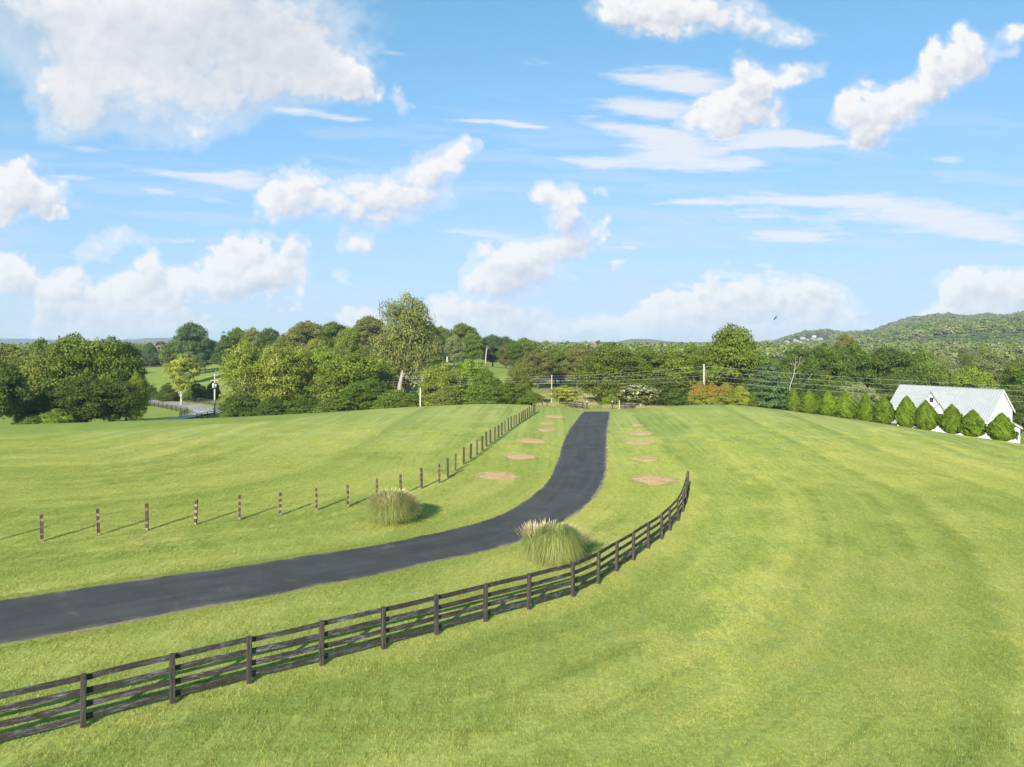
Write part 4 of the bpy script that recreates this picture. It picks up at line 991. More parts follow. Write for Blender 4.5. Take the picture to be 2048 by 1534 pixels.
mx = n.n('ShaderNodeMixShader'); mx.inputs[0].default_value = .42; n.L(d1.outputs[0], mx.inputs[1]); n.L(d2.outputs[0], mx.inputs[2]); n.L(mx.outputs[0], n.out.inputs[0]); plm = n.m
def strands(cnt_, seed, rad, hgt, wdt, plume=0, cx=0, cy=0, az0=None, reach=(.55, 1.0), lo=.35):
    r = np.random.default_rng(seed); ns = 7; a = r.random(cnt_) * 2 * np.pi if az0 is None else az0[0] + (r.random(cnt_) - .5) * az0[1]
    el = r.random(cnt_); k = .25 * r.random(cnt_)
    bx = cx + np.cos(a) * rad * k; by = cy + np.sin(a) * rad * k
    out = rad * (reach[0] + (reach[1] - reach[0]) * r.random(cnt_)) * np.sqrt(np.clip(1 - (el * .9) ** 2, .02, 1)); H_ = hgt * (lo + (1 - lo) * np.sqrt(el)) * (.88 + .2 * r.random(cnt_))
    a2 = a + (r.random(cnt_) - .5) * .5
    V = np.empty((cnt_, ns, 2, 3)); hh = np.empty((cnt_, ns))
    droop = .25 + .62 * (1 - el) ** .8 if not plume else .08 * np.ones(cnt_)
    for i in range(ns):
        t = i / (ns - 1)
        z = H_ * (1.45 * t - .45 * t * t) if plume else H_ * np.sin(t * (math.pi / 2 + droop * 1.45))
        rr = out * (t ** 1.15 if plume else t ** .95)
        x = bx + np.cos(a2) * rr; y = by + np.sin(a2) * rr
        wid = wdt * (1 - t) ** .6 + .002
        if plume: wid = np.where(t > .70, plume * math.sin(max(t - .66, 0) / .34 * math.pi * .93) + .004, .007)
        px_, py_ = -np.sin(a2) * wid / 2, np.cos(a2) * wid / 2
        V[:, i, 0] = np.stack([x - px_, y - py_, z], 1); V[:, i, 1] = np.stack([x + px_, y + py_, z], 1); hh[:, i] = t
    base = (np.arange(cnt_) * ns * 2)[:, None] + (np.arange(ns - 1) * 2)[None]
    Fq = np.stack([base, base + 1, base + 3, base + 2], -1).reshape(-1, 4)
    tone = np.repeat(r.random(cnt_), ns - 1); hf = (np.tile(np.arange(ns - 1) / (ns - 2), cnt_))
    return V.reshape(-1, 3), Fq, tone, hf
def clump_obj(name, parts, mat, root):
    V = []; Fq = []; T = []; Hh = []; b = 0
    for v, f, t, h in parts: V.append(v); Fq.append(f + b); T.append(t); Hh.append(h); b += len(v)
    return link(name, new_mesh(name, np.concatenate(V), np.concatenate(Fq), mat, True, {'tone': ('FLOAT', 'FACE', np.concatenate(T)), 'clump': ('FLOAT', 'FACE', np.concatenate(Hh))}), root)
loc = at(775, 1056); loc.y += 1.3; loc.z = hz(loc.x, loc.y)
root = empty('ornamental_grass', loc, 0, 'round ornamental grass clump with tan plumes left of the driveway', 'ornamental grass', 'ornamental grass clumps by the driveway')
clump_obj('blades', [strands(4200, 1, 1.62, 1.6, .022), strands(2600, 2, 1.6, 1.15, .020, lo=.3), strands(1400, 12, 1.2, 1.8, .018, lo=.7)], og, root)
clump_obj('plumes', [strands(1100, 3, 1.55, 1.85, .01, .034, lo=.45, reach=(.72, 1.02)), strands(300, 13, 1.72, 1.8, .01, .032, az0=(-.1, 1.8), lo=.25, reach=(.9, 1.05))], plm, root)
loc = at(1106, 1140); loc.y += 1.0; loc.z = hz(loc.x, loc.y)
root = empty('ornamental_grass', loc, 0, 'wide arching green grass clump between the driveway and the board fence', 'ornamental grass', 'ornamental grass clumps by the driveway')
clump_obj('blades', [strands(5200, 5, 1.45, 1.85, .024, cx=.25), strands(2600, 6, 1.0, 1.6, .020, cx=-.75, cy=.35), strands(1800, 7, 1.35, 1.5, .02, cx=.3, cy=-.1, lo=.2)], og, root)
clump_obj('plumes', [strands(200, 8, 1.05, 1.85, .01, .034, cx=-.8, cy=.5, lo=.8, reach=(.5, 1.0)), strands(220, 9, 1.6, 1.75, .01, .034, cx=.35, cy=.25, az0=(.55, 1.9), lo=.6, reach=(.8, 1.08)), strands(90, 10, .9, 1.95, .01, .032, cx=-.2, cy=.7, lo=.85)], plm, root)

# ------------------------------------------------------------------ white farmhouse
n = NT('white siding'); p = n.obj(); sx = n.n('ShaderNodeSeparateXYZ'); n.L(p, sx.inputs[0])
saw = n.math('FRACT', n.math('MULTIPLY', sx.outputs[2], 6.5))
wall_mat = n.bsdf(n.mix(n.rng(n.noise(p, 1.2, 3), .3, .7), (.74, .73, .70), (.80, .79, .77)), .6, .3, 0, saw, .25, .02)
roof_mat = simple('standing seam roof', (.37, .39, .395), .5, .35, .1, .06, .8, .03)
trim = simple('white trim', (.80, .79, .77), .5, .3, 0, .03)
glass = NT('window glass').bsdf((.05, .06, .07), .12, .6)
frame_m = simple('dark window frame', (.04, .045, .05), .5, .3)
foot = simple('stone foundation', (.3, .28, .26), .9)
hb = Vector((80.6, 116.4, -6.6))
house = empty('farmhouse', hb, math.radians(120), 'white two storey farmhouse with grey standing seam metal roof behind the evergreens', 'house')
L_ = 17.4
m = MB()
def prism(m, poly, s0, s1, caps=(True, True), axis='x'):
    k = len(poly); V = [((s0, a_, b_) if axis == 'x' else (a_, s0, b_)) for a_, b_ in poly] + [((s1, a_, b_) if axis == 'x' else (a_, s1, b_)) for a_, b_ in poly]
    Fc = [(i, (i + 1) % k, k + (i + 1) % k, k + i) for i in range(k)]
    if caps[0]: Fc.append(tuple(reversed(range(k))))
    if caps[1]: Fc.append(tuple(range(k, 2 * k)))
    m.add(V, Fc)
prism(m, [(-3.3, 0), (4.7, 0), (4.7, 4.55), (0, 9.3), (-3.3, 5.95)], .25, 6.3)
prism(m, [(-3.3, -.0), (3.3, 0), (3.3, 5.95), (0, 9.25)], 6.3, L_ - .25, (False, True)); m.f.pop(-1) if False else None
prism(m, [(6.6, 0), (11.1, 0), (11.1, 5.5), (8.85, 8.75), (6.6, 5.5)], 2.0, 5.0, axis='y')
prism(m, [(5.35, 0), (8.45, 0), (8.45, 4.9), (6.9, 7.0), (5.35, 4.9)], 3.0, 6.0, axis='y')
prism(m, [(-6.3, 0), (-3.29, 0), (-3.29, 3.7), (-6.3, 2.75)], .45, 5.8)
m.build('wall', wall_mat, house)
def slab(m, A_, B_, C_, D_, th=.09, seam=.42):
    """A-B along the ridge, D-C along the eave"""
    A_, B_, C_, D_ = map(Vector, (A_, B_, C_, D_)); nn = (B_ - A_).cross(D_ - A_).normalized()
    if nn.z < 0: nn = -nn
    top = [A_, B_, C_, D_]; bot = [q - nn * th for q in top]
    m.add(top + bot, [(0, 1, 2, 3), (7, 6, 5, 4), (0, 4, 5, 1), (1, 5, 6, 2), (2, 6, 7, 3), (3, 7, 4, 0)])
    k = int((B_ - A_).length / seam); k2 = max(k, 1)
    for i in range(k2 + 1):
        t = i / k2; a_ = A_.lerp(B_, t); b_ = D_.lerp(C_, t); d = (b_ - a_); s_ = (B_ - A_).normalized() * .035; h_ = nn * .09
        e = nn * .002
        m.add([a_ - s_ + e, a_ + s_ + e, b_ + s_ + e, b_ - s_ + e, a_ - s_ + h_, a_ + s_ + h_, b_ + s_ + h_, b_ - s_ + h_], [(4, 5, 6, 7), (0, 1, 5, 4), (1, 2, 6, 5), (2, 3, 7, 6), (3, 0, 4, 7)])
m = MB()
slab(m, (0, 0, 9.5), (6.4, 0, 9.5), (6.4, 5.05, 4.4), (0, 5.05, 4.4))
slab(m, (6.43, 0, 9.5), (L_, 0, 9.5), (L_, 3.65, 5.82), (6.43, 3.65, 5.82))
slab(m, (0, -.01, 9.5), (L_, -.01, 9.5), (L_, -3.65, 5.82), (0, -3.65, 5.82))
m.box((L_ / 2, 0, 9.53), (L_, .3, .06))
m.build('main_roof', roof_mat, house)
m = MB(); slab(m, (8.85, .8, 8.95), (8.85, 5.3, 8.95), (11.4, 5.3, 5.25), (11.4, .8, 5.25)); slab(m, (8.84, .8, 8.95), (8.84, 5.3, 8.95), (6.3, 5.3, 5.25), (6.3, .8, 5.25)); m.build('cross_gable_roof', roof_mat, house)
m = MB(); slab(m, (6.9, 3.2, 7.18), (6.9, 6.3, 7.18), (8.75, 6.3, 4.65), (8.75, 3.2, 4.65)); slab(m, (6.89, 3.2, 7.18), (6.89, 6.3, 7.18), (5.05, 6.3, 4.65), (5.05, 3.2, 4.65)); m.build('dormer_roof', roof_mat, house)
m = MB(); slab(m, (11.5, 3.3, 3.75), (L_, 3.3, 3.75), (L_, 5.9, 2.95), (11.5, 5.9, 2.95)); slab(m, (8.6, 5.0, 3.6), (11.2, 5.0, 3.6), (11.2, 7.2, 2.8), (8.6, 7.2, 2.8)); m.build('porch_roof', roof_mat, house)
for s_, w_ in ((11.7, 5.6), (14.4, 5.6), (17.1, 5.6), (8.9, 6.9), (11.0, 6.9)):
    m = MB(); m.box((s_, w_, 1.4), (.16, .16, 2.8)); m.build('porch_column', trim, house)
m = MB(); slab(m, (.2, -3.3, 3.95), (6.0, -3.3, 3.95), (6.0, -6.6, 2.85), (.2, -6.6, 2.85)); m.build('lean_to_roof', roof_mat, house)
def strip(m, a_, b_, th=.05, hh=.24):
    a_, b_ = Vector(a_), Vector(b_); m.add([a_ + Vector((-th, 0, 0)), b_ + Vector((-th, 0, 0)), b_ + Vector((-th, 0, -hh)), a_ + Vector((-th, 0, -hh)), a_, b_, b_ - Vector((0, 0, hh)), a_ - Vector((0, 0, hh))], [(0, 1, 2, 3), (7, 6, 5, 4), (0, 4, 5, 1), (1, 5, 6, 2), (2, 6, 7, 3), (3, 7, 4, 0)])
for a_, b_, hh in (((-.02, 0, 9.42), (-.02, 5.0, 4.36), .24), ((-.02, -.01, 9.42), (-.02, -3.6, 5.78), .24), ((.18, -3.3, 3.88), (.18, -6.55, 2.78), .18)):
    m = MB(); strip(m, a_, b_, .05, hh); m.build('barge_board', trim, house)
for c_, d_ in (((14.4, 3.55, 5.72), (5.8, .08, .2)), ((3.2, 4.95, 4.28), (6.3, .08, .2))):
    m = MB(); m.box(c_, d_); m.build('fascia', trim, house)
def window(x, y, z, w_, h_, face, name='window'):
    fr_ = MB(); gl = MB(); t = .05
    def bx(mb, u0, u1, v0, v1, d0, d1):
        if face == 'front': mb.box((x + (u0 + u1) / 2, y + (d0 + d1) / 2, z + (v0 + v1) / 2), (u1 - u0, d1 - d0, v1 - v0))
        else: mb.box((x - (d0 + d1) / 2, y + (u0 + u1) / 2, z + (v0 + v1) / 2), (d1 - d0, u1 - u0, v1 - v0))
    for u in (-w_ / 2, 0, w_ / 2): bx(fr_, u - t / 2, u + t / 2, -h_ / 2, h_ / 2, .004, .06)
    for v in (-h_ / 2, 0, h_ / 2): bx(fr_, -w_ / 2 - t / 2, w_ / 2 + t / 2, v - t / 2 - .001, v + t / 2, .003, .065)
    bx(gl, -w_ / 2, w_ / 2, -h_ / 2, h_ / 2, .002, .03)
    f = fr_.build('window', frame_m, house); gl.build('pane', glass, f)
window(8.85, 5.0, 7.45, .6, .75, 'front'); window(6.9, 6.0, 4.6, .85, 1.35, 'front'); window(14.2, 3.3, 4.9, .8, 1.0, 'front'); window(10.2, 5.0, 1.7, 1.0, 1.5, 'front'); window(14.2, 3.3, 1.6, 1.0, 1.5, 'front')
window(.25, -1.9, 4.2, .7, 1.3, 'gable'); window(.25, 1.8, 4.4, .8, 1.3, 'gable'); window(.25, 2.6, 1.5, .9, 1.5, 'gable'); window(.45, -5.2, 1.6, .6, 1.3, 'gable')
m = MB(); m.box((2.0, 5.06, 0), (.0 + .9, .1, 2.1)); 
m = MB(); m.box((8.7, 1.0, -.3), (17.0, 8.1, .7)); m.build('foundation', foot, house)

# small porch house on the hill
hl = gp(888, 288); hl.z += 0
ph = empty('porch_house', hl, math.radians(8), 'small distant house with dark roof and white porch posts among hill trees', 'house')
m = MB(); prism(m, [(-3, 0), (3, 0), (3, 2.6), (0, 4.2), (-3, 2.6)], -4, 4); m.build('wall', simple('grey siding', (.30, .31, .33), .8), ph)
m = MB(); slab(m, (-4.4, 0, 4.45), (4.4, 0, 4.45), (4.4, -3.5, 2.55), (-4.4, -3.5, 2.55)); slab(m, (-4.4, .01, 4.45), (4.4, .01, 4.45), (4.4, 3.5, 2.55), (-4.4, 3.5, 2.55)); slab(m, (-1, -3.3, 2.7), (4.4, -3.3, 2.7), (4.4, -5.2, 2.2), (-1, -5.2, 2.2)); m.build('roof', simple('shingle roof', (.30, .29, .30), .9), ph)
for x in (-.8, 1.0, 2.7, 4.2): m = MB(); m.box((x, -5, 1.05), (.25, .25, 2.2)); m.build('porch_column', trim, ph)
# distant estate on the hillside
est_w = [simple('estate wall a', (.40, .39, .36), .8), simple('estate wall b', (.34, .30, .26), .8)]; est_r = [simple('estate roof a', (.20, .20, .21), .9), simple('estate roof b', (.34, .30, .27), .9)]
EM = []
for k in range(4):
    r = random.Random(k); m = MB(); w_, d_, h_ = r.uniform(9, 14), r.uniform(8, 10), r.uniform(5, 6.5)
    m.box((0, 0, h_ / 2 - 1), (w_, d_, h_ + 2)); rr_ = h_ + 3.0
    m.add([(-w_ / 2 - .4, -d_ / 2 - .4, h_), (w_ / 2 + .4, -d_ / 2 - .4, h_), (w_ / 2 + .4, d_ / 2 + .4, h_), (-w_ / 2 - .4, d_ / 2 + .4, h_), (-w_ / 2 + 2, 0, rr_), (w_ / 2 - 2, 0, rr_)], [(0, 1, 5, 4), (1, 2, 5), (2, 3, 4, 5), (3, 0, 4), (3, 2, 1, 0)], 1)
    m.box((w_ * .25, -d_ / 2 - 1.2, h_ * .4 - 1), (w_ * .35, 2.6, h_ * .8 + 2)); m.box((-w_ * .2, -d_ / 2 - .03, h_ * .45), (1.6, .1, 1.6), 1)
    EM.append(m.mesh('estate_house', [est_w[k % 2], est_r[(k // 2) % 2]]))
re_ = random.Random(9); spots = []
while len(spots) < 42:
    if len(spots) < 30: px = re_.uniform(1548, 1662); D = 1330 + re_.random() * 270; py = 686 - (px - 1548) * .04 - re_.random() * 5
    else: px = re_.uniform(1712, 1760); D = 1300 + re_.random() * 220; py = 678 - re_.random() * 5
    if all(math.hypot(((px - 1024) / F * D - (q[0] - 1024) / F * q[1]), D - q[1]) > 13 for q in spots): spots.append((px, D))
for i, (px, D) in enumerate(spots):
    o = link('estate_house', EM[i % 4], None, gp(px, D) + Vector((0, 0, 1.0))); o.rotation_euler[2] = re_.uniform(-.6, .6); o.scale = (.62,) * 3
    tag(o, ('tiny pale house in the estate at the left foot of the right hill' if i < 30 else 'tiny pale house in the small cluster on the slope of the right hill'), 'house', 'distant estate houses at the hill foot' if i < 30 else 'distant houses clustered on the hill slope')
for px, D in ((1128, 1950), (1136, 1960), (1186, 1930), (1198, 1940)):
    o = link('estate_house', EM[1], None, gp(px, D) + Vector((0, 0, 9))); tag(o, 'tiny pale house on the horizon beyond the driveway', 'house', 'distant houses on the central horizon')

# ------------------------------------------------------------------ utility poles and wires
wood = bark_material('pole wood', (.32, .27, .20), (.50, .44, .35)); greyw = bark_material('grey pole wood', (.34, .35, .34), (.48, .48, .46)); steel = simple('galvanised steel', (.42, .44, .47), .5, .4, .3); ceram = simple('insulator', (.5, .5, .5), .4)
def pole(px, D, top, label, mat=wood, r0=.17, arms=False, transf=False, base_py=None):
    tp = P(px, top, D); bz = hz(tp[0], D); hgt = tp[2] - bz; root = empty('utility_pole', (tp[0], D, bz), 0, label, 'utility pole')
    m = MB(); m.tube([(0, 0, -.6), (0, 0, hgt * .5), (0, 0, hgt)], [r0 * 1.15, r0, r0 * .75], 10); m.build('pole', mat, root, None, True)
    for z in (hgt - .35, hgt - 1.2, hgt - 2.1, hgt - 3.0):
        m = MB(); m.tube([(-.0, -r0 - .02, z), (0, -r0 - .14, z), (0, -r0 - .26, z)], [.04, .07, .05], 7); m.build('insulator', ceram, root)
    if transf:
        m = MB(); m.tube([(-.1, -.45, hgt - 3.4), (-.1, -.45, hgt - 3.3), (-.1, -.45, hgt - 2.3), (-.1, -.45, hgt - 2.2)], [.22, .30, .30, .20], 12); m.build('transformer', steel, root, None, True)
        m = MB(); m.tube([(.42, -.30, hgt - 3.2), (.42, -.30, hgt - 2.4)], [.2, .2], 10); m.build('transformer', steel, root, None, True)
        m = MB(); m.box((0, -.2, hgt - 1.5), (1.9, .12, .14)); m.build('crossarm', wood, root)
    return Vector((tp[0], D, tp[2]))
pA = pole(429.5, 171, 748, 'grey utility pole with round transformers beside the country road', greyw, .20, True, True)
pB = pole(844.5, 152, 750, 'wooden utility pole behind the crest beside the tall white post', wood)
pC = pole(1103.5, 148, 750, 'slim pale utility pole on the tan slope', wood, .13)
pD = pole(1408, 128, 728, 'wooden utility pole rising behind the red shrubs', wood, .19)
pE = pole(2330, 118, 775, 'utility pole beyond the right edge of the photo', wood)
pZ = Vector((-190, 215, 6))
wire_m = simple('aluminium wire', (.62, .63, .62), .5, .4, .2)
wl = ['topmost power line strung between the poles', 'second power line below the topmost', 'third power line below the topmost', 'lowest power line strung between the poles']
for k, dz in enumerate((-.35, -1.2, -2.1, -3.0)):
    m = MB(); ps = [pA, pB, pC, pD, pE]; line = []
    for a_, b_ in zip(ps[:-1], ps[1:]):
        sag = (b_ - a_).length * .010
        for i in range(14):
            t = i / 14; line.append(a_.lerp(b_, t) + Vector((0, -.35, dz * (.55 if a_ is pB or a_ is pC else .8 if a_ is pA else 1) - sag * 4 * t * (1 - t) + (0))))
    line.append(ps[-1] + Vector((0, -.35, dz)))
    # heights run smoothly through every pole
    fac = [.8, .55, .55, 1, 1]; line = []
    for j, (a_, b_) in enumerate(zip(ps[:-1], ps[1:])):
        sag = (b_ - a_).length * .010
        for i in range(14):
            t = i / 14; line.append(a_.lerp(b_, t) + Vector((0, -.35, dz * (fac[j] * (1 - t) + fac[j + 1] * t) - sag * 4 * t * (1 - t))))
    m.tube(line, .009, 4); tag(m.build('power_line', wire_m), wl[k], 'power line', 'power lines across the valley')

# ------------------------------------------------------------------ soaring bird
bl = P(1551, 636, 120); root = empty('bird', bl, 0, 'small dark bird soaring left of the right hill', 'bird')
n = NT('dark feathers'); fm = n.bsdf((.035, .03, .03), .8, .2)
m = MB(); prof = [(-.34, .004), (-.26, .03), (-.1, .065), (.08, .07), (.2, .045), (.27, .035), (.33, .028), (.38, .006)]
m.tube([(0, y, 0) for y, _ in prof], [r__ for _, r__ in prof], 10)
m.add([(-.03, -.24, .0), (.03, -.24, .0), (.10, -.48, 0), (0, -.50, 0), (-.10, -.48, 0), (0, -.3, .015)], [(0, 5, 4), (5, 3, 4), (5, 2, 3), (5, 1, 2)])
m.build('body', fm, root, None, True)
for s_ in (-1, 1):
    V = []; st_ = [(.03, .15, -.12, .02), (.25, .2, -.13, .05), (.48, .16, -.12, .04), (.66, .04, -.14, .0)]
    for x, f_, b_, z in st_: V += [(s_ * x, f_, z), (s_ * x, (f_ + b_) / 2, z + .025), (s_ * x, b_, z)]
    Fc = [(i * 3 + j, i * 3 + j + 1, i * 3 + j + 4, i * 3 + j + 3) for i in range(3) for j in range(2)]
    m = MB(); m.add(V, Fc)
    for q in range(4): y = .03 - q * .055; m.add([(s_ * .64, y, 0), (s_ * .64, y - .045, 0), (s_ * (.80 - q * .02), y - .06, .03)], [(0, 1, 2)])
    m.build('wing', fm, root)
root.rotation_euler = (math.radians(10), math.radians(-42), math.radians(30)); root.scale = (.8, .8, .8)

# ------------------------------------------------------------------ clouds: a far dome section (own density field, shaded towards the sun)
def cloud_fields(u, v):
    """u, v: photograph-plane coordinates of the view direction"""
    CU = [ # cx cy rx ry rot weight   puffy clouds
     (330, 60, 350, 120, 0, 1.15), (190, 160, 110, 70, 0, .9), (560, 90, 110, 110, 0, 1), (60, 5, 170, 55, 0, .9), (150, 195, 80, 75, 0, .95), (400, 190, 130, 70, 0, .8), (620, 155, 80, 45, 0, .8), (370, 265, 150, 45, -10, .42), (140, 250, 90, 40, 0, .5),
     (700, 150, 40, 40, 0, .8), (725, 170, 42, 42, 0, .85), (250, 230, 110, 50, 0, .65), (800, 200, 22, 40, 0, .45), (740, 110, 50, 25, 0, .35),
     (40, 365, 62, 52, 0, 1), (85, 395, 66, 40, 0, .9), (5, 400, 60, 50, 0, .9), (95, 430, 30, 16, 0, .7), (-90, 380, 80, 60, 0, 1),
     (600, 385, 68, 52, 0, .9), (560, 420, 60, 35, 0, .7), (690, 400, 100, 50, 0, .85), (780, 390, 90, 55, 0, .85), (850, 345, 65, 42, -35, .95), (905, 318, 50, 30, -20, .9), (925, 282, 16, 16, 0, .8), (955, 282, 16, 14, 0, .6), (870, 390, 60, 35, 0, .6),
     (500, 525, 80, 58, 0, 1.15), (450, 570, 70, 32, -10, 1), (590, 500, 26, 36, 0, .95), (555, 545, 62, 42, 0, 1), (480, 560, 100, 35, 0, 1),
     (25, 545, 50, 45, 0, .95), (40, 560, 60, 40, 0, .8), (110, 580, 55, 40, -20, .9), (110, 620, 52, 45, 0, 1.05), (150, 560, 30, 30, 0, .9), (235, 585, 62, 38, -20, 1.05), (292, 545, 24, 40, 0, 1), (345, 565, 45, 28, 0, .9), (190, 630, 90, 48, 0, 1), (300, 610, 110, 50, 0, .9), (240, 480, 75, 35, 0, .55), (180, 510, 60, 28, 0, .5), (130, 660, 110, 25, 0, .8), (330, 655, 80, 28, 0, .9), (405, 645, 40, 20, 0, .8),
     (715, 485, 38, 26, 0, .75), (735, 478, 24, 24, 0, .7),
     (640, 605, 90, 26, 0, .42), (690, 560, 40, 34, 0, .4), (560, 625, 70, 32, 0, .45),
     (705, 632, 30, 22, 0, 1), (745, 630, 30, 24, 0, 1), (730, 655, 60, 26, 0, .9),
     (960, 640, 130, 35, 0, .95), (900, 622, 48, 22, 0, 1), (1030, 650, 80, 34, 0, .85), (860, 650, 60, 30, 0, .8),
     (1005, 530, 68, 52, 0, 1.2), (960, 560, 42, 42, 0, 1.1), (1050, 515, 60, 40, 0, 1.15), (1000, 585, 60, 26, 0, 1), (1115, 500, 70, 46, -20, 1.0), (1122, 425, 26, 50, 0, 1.05), (1092, 388, 24, 22, 0, .95), (1140, 390, 18, 22, 0, .85), (1203, 440, 18, 32, 0, .5), (1230, 530, 26, 18, 0, .5), (1190, 376, 20, 10, 0, .5), (1060, 560, 60, 40, 0, .7), (1160, 460, 40, 50, 0, .6), (1150, 560, 40, 24, 0, .35),
     (1330, 625, 80, 36, -15, 1.05), (1420, 610, 110, 48, -8, 1.1), (1500, 585, 130, 46, 0, 1.05), (1620, 600, 90, 48, 10, 1), (1240, 655, 90, 32, 0, 1), (1160, 655, 45, 18, 0, 1), (1480, 655, 220, 46, 0, 1), (1660, 640, 60, 50, 0, .8), (1080, 665, 60, 16, 0, .9), (1330, 590, 60, 14, -10, .9),
     (1930, 560, 62, 34, 0, 1), (1980, 590, 90, 55, 0, 1.05), (2050, 590, 90, 60, 0, 1.05), (1900, 610, 40, 40, 0, .8), (2150, 590, 120, 60, 0, 1), (1850, 650, 90, 24, -5, .85), (1960, 645, 130, 34, 0, .95), (1720, 668, 90, 14, 0, .6),
     (1725, 225, 52, 44, 0, 1.1), (1700, 215, 26, 26, 0, 1), (1800, 205, 70, 44, -22, 1.15), (1870, 165, 76, 44, -38, 1.2), (1940, 115, 55, 42, -38, 1.15), (1858, 115, 17, 30, 10, 1), (1930, 72, 20, 30, 0, .8), (1735, 268, 46, 30, 0, .95), (1790, 245, 50, 26, 0, .7), (2028, 68, 28, 22, 0, .85), (2015, 105, 26, 16, -30, .45),
     (1500, 150, 42, 42, 0, .9), (1530, 175, 60, 36, 0, .8), (1455, 205, 66, 38, 0, .95), (1430, 240, 90, 32, 0, 1), (1520, 235, 60, 40, 0, .75), (1615, 142, 46, 20, 0, .7), (1600, 160, 30, 18, 0, .5), (1470, 275, 70, 22, 0, .7),
     (1250, 15, 70, 42, 0, .95), (1350, 20, 110, 46, 0, 1.0), (1450, 30, 90, 42, 0, .85), (1530, 55, 80, 28, 12, .65), (1300, 55, 60, 20, 0, .6), (1590, 72, 60, 14, 12, .5),
     (-260, 300, 120, 60, 0, .9), (-300, 560, 140, 70, 0, .9), (2350, 300, 130, 60, 0, .8), (2330, 90, 120, 60, -20, .8), (800, -180, 220, 80, 0, .8), (1700, -200, 260, 80, 0, .8), (-100, -200, 260, 90, 0, .9), (1150, -480, 300, 90, 0, .8), (300, -520, 300, 100, 0, .8), (2200, -480, 300, 100, 0, .8), (-600, 100, 200, 100, 0, .9), (2700, 500, 200, 90, 0, .9)]
    WI = [ # streaky clouds
     (585, 220, 85, 9, 4, .75), (670, 233, 60, 6, 4, .6), (370, 350, 110, 14, 6, .75), (480, 362, 100, 22, 6, .85), (160, 355, 85, 12, 5, .6), (330, 385, 80, 9, 6, .7), (450, 402, 80, 10, 6, .55), (1000, 244, 90, 7, 2, .75), (1050, 250, 60, 6, 2, .6), (950, 468, 130, 13, 5, .6), (330, 478, 110, 11, 3, .5), (160, 300, 90, 10, 3, .4), (1060, 118, 50, 12, 0, .4),
     (1300, 158, 120, 20, 4, .75), (1400, 165, 90, 28, 4, .8), (1300, 215, 120, 22, 3, .9), (1270, 262, 110, 20, 8, .85), (1350, 285, 130, 32, 8, .85), (1570, 275, 95, 22, 6, 1), (1500, 285, 90, 20, 0, .8), (1640, 284, 60, 10, 3, .8), (1350, 322, 170, 24, 2, .85), (1180, 322, 80, 12, 4, .8), (1480, 327, 75, 9, 0, .8),
     (1885, 315, 50, 12, 0, .65), (1400, 402, 120, 10, -1, .75), (1580, 398, 160, 17, 1, .8), (1760, 405, 180, 20, 3, .75), (1890, 436, 220, 30, 2, .8), (1780, 420, 260, 30, 2, .35), (1590, 470, 125, 17, 0, .9), (1960, 462, 150, 18, 6, .8), (1500, 430, 220, 16, 1, .45), (2025, 487, 40, 9, 0, .75), (1380, 440, 150, 12, 2, .35), (1230, 490, 110, 18, 0, .5), (1900, 470, 160, 12, 4, .5), (860, 130, 60, 20, 20, .3), (800, 110, 40, 14, 20, .3), (900, 72, 30, 10, -10, .25), (640, 545, 90, 12, 5, .3), (400, 515, 130, 12, 2, .35), (1450, 470, 60, 8, 0, .3)]
    wu = u + 26 * (fbm(u / 75, v / 75, 4, 31) - .5) * 2 + 7 * (fbm(u / 18, v / 18, 3, 33) - .5) * 2
    wv_ = v + 22 * (fbm(u / 75, v / 75, 4, 47) - .5) * 2 + 7 * (fbm(u / 18, v / 18, 3, 49) - .5) * 2
    d = np.full(u.shape, -1.0); acc = np.zeros(u.shape)
    for cx, cy_, rx, ry, rot_, wt in CU:
        a = math.radians(rot_); x = (wu - cx); y = (wv_ - cy_); X = (x * math.cos(a) + y * math.sin(a)) / rx; Y = (-x * math.sin(a) + y * math.cos(a)) / ry
        r2 = X * X + Y * Y; e = np.exp(-r2 * 1.02) * wt; acc = acc + e ** 2
    d = np.sqrt(acc)
    ew = np.zeros(u.shape)
    wu2 = u + 30 * (fbm(u / 160, v / 24, 4, 61) - .5) * 2; wv2 = v + 9 * (fbm(u / 120, v / 22, 4, 67) - .5) * 2
    for cx, cy_, rx, ry, rot_, wt in WI:
        a = math.radians(rot_); x = (wu2 - cx); y = (wv2 - cy_); X = (x * math.cos(a) + y * math.sin(a)) / rx; Y = (-x * math.sin(a) + y * math.cos(a)) / ry
        r2 = X * X + Y * Y; ew = ew + (np.exp(-r2 * .95) * wt) ** 2
    return d, np.sqrt(ew)
us = np.concatenate([np.arange(-1500, -160, 16), np.arange(-160, 2210, 3.0), np.arange(2210, 3560, 16)])
vs_ = np.concatenate([np.arange(-1500, -90, 16), np.arange(-90, 705, 3.0), [712, 720]])
U, Vv = np.meshgrid(us, vs_)
d, dw = cloud_fields(U, Vv)
puff = fbm(U / 58, Vv / 52, 6, 71, .56); fine = fbm(U / 16, Vv / 14, 5, 73, .6)
ridge = 1 - np.abs(2 * fbm(U / 34, Vv / 30, 5, 79, .55) - 1)
def worley(x, y, seed):
    xi = np.floor(x); yi = np.floor(y); best = np.full(x.shape, 9.)
    for a in (-1, 0, 1):
        for b in (-1, 0, 1):
            cx = xi + a; cy_ = yi + b
            dx = cx + lattice(cx, cy_, seed) - x; dy = cy_ + lattice(cx, cy_, seed + 1) - y
            best = np.minimum(best, dx * dx + dy * dy)
    return np.sqrt(best)
wx = U + 10 * (fbm(U / 30, Vv / 30, 3, 111) - .5) * 2; wy = Vv + 10 * (fbm(U / 30, Vv / 30, 3, 113) - .5) * 2
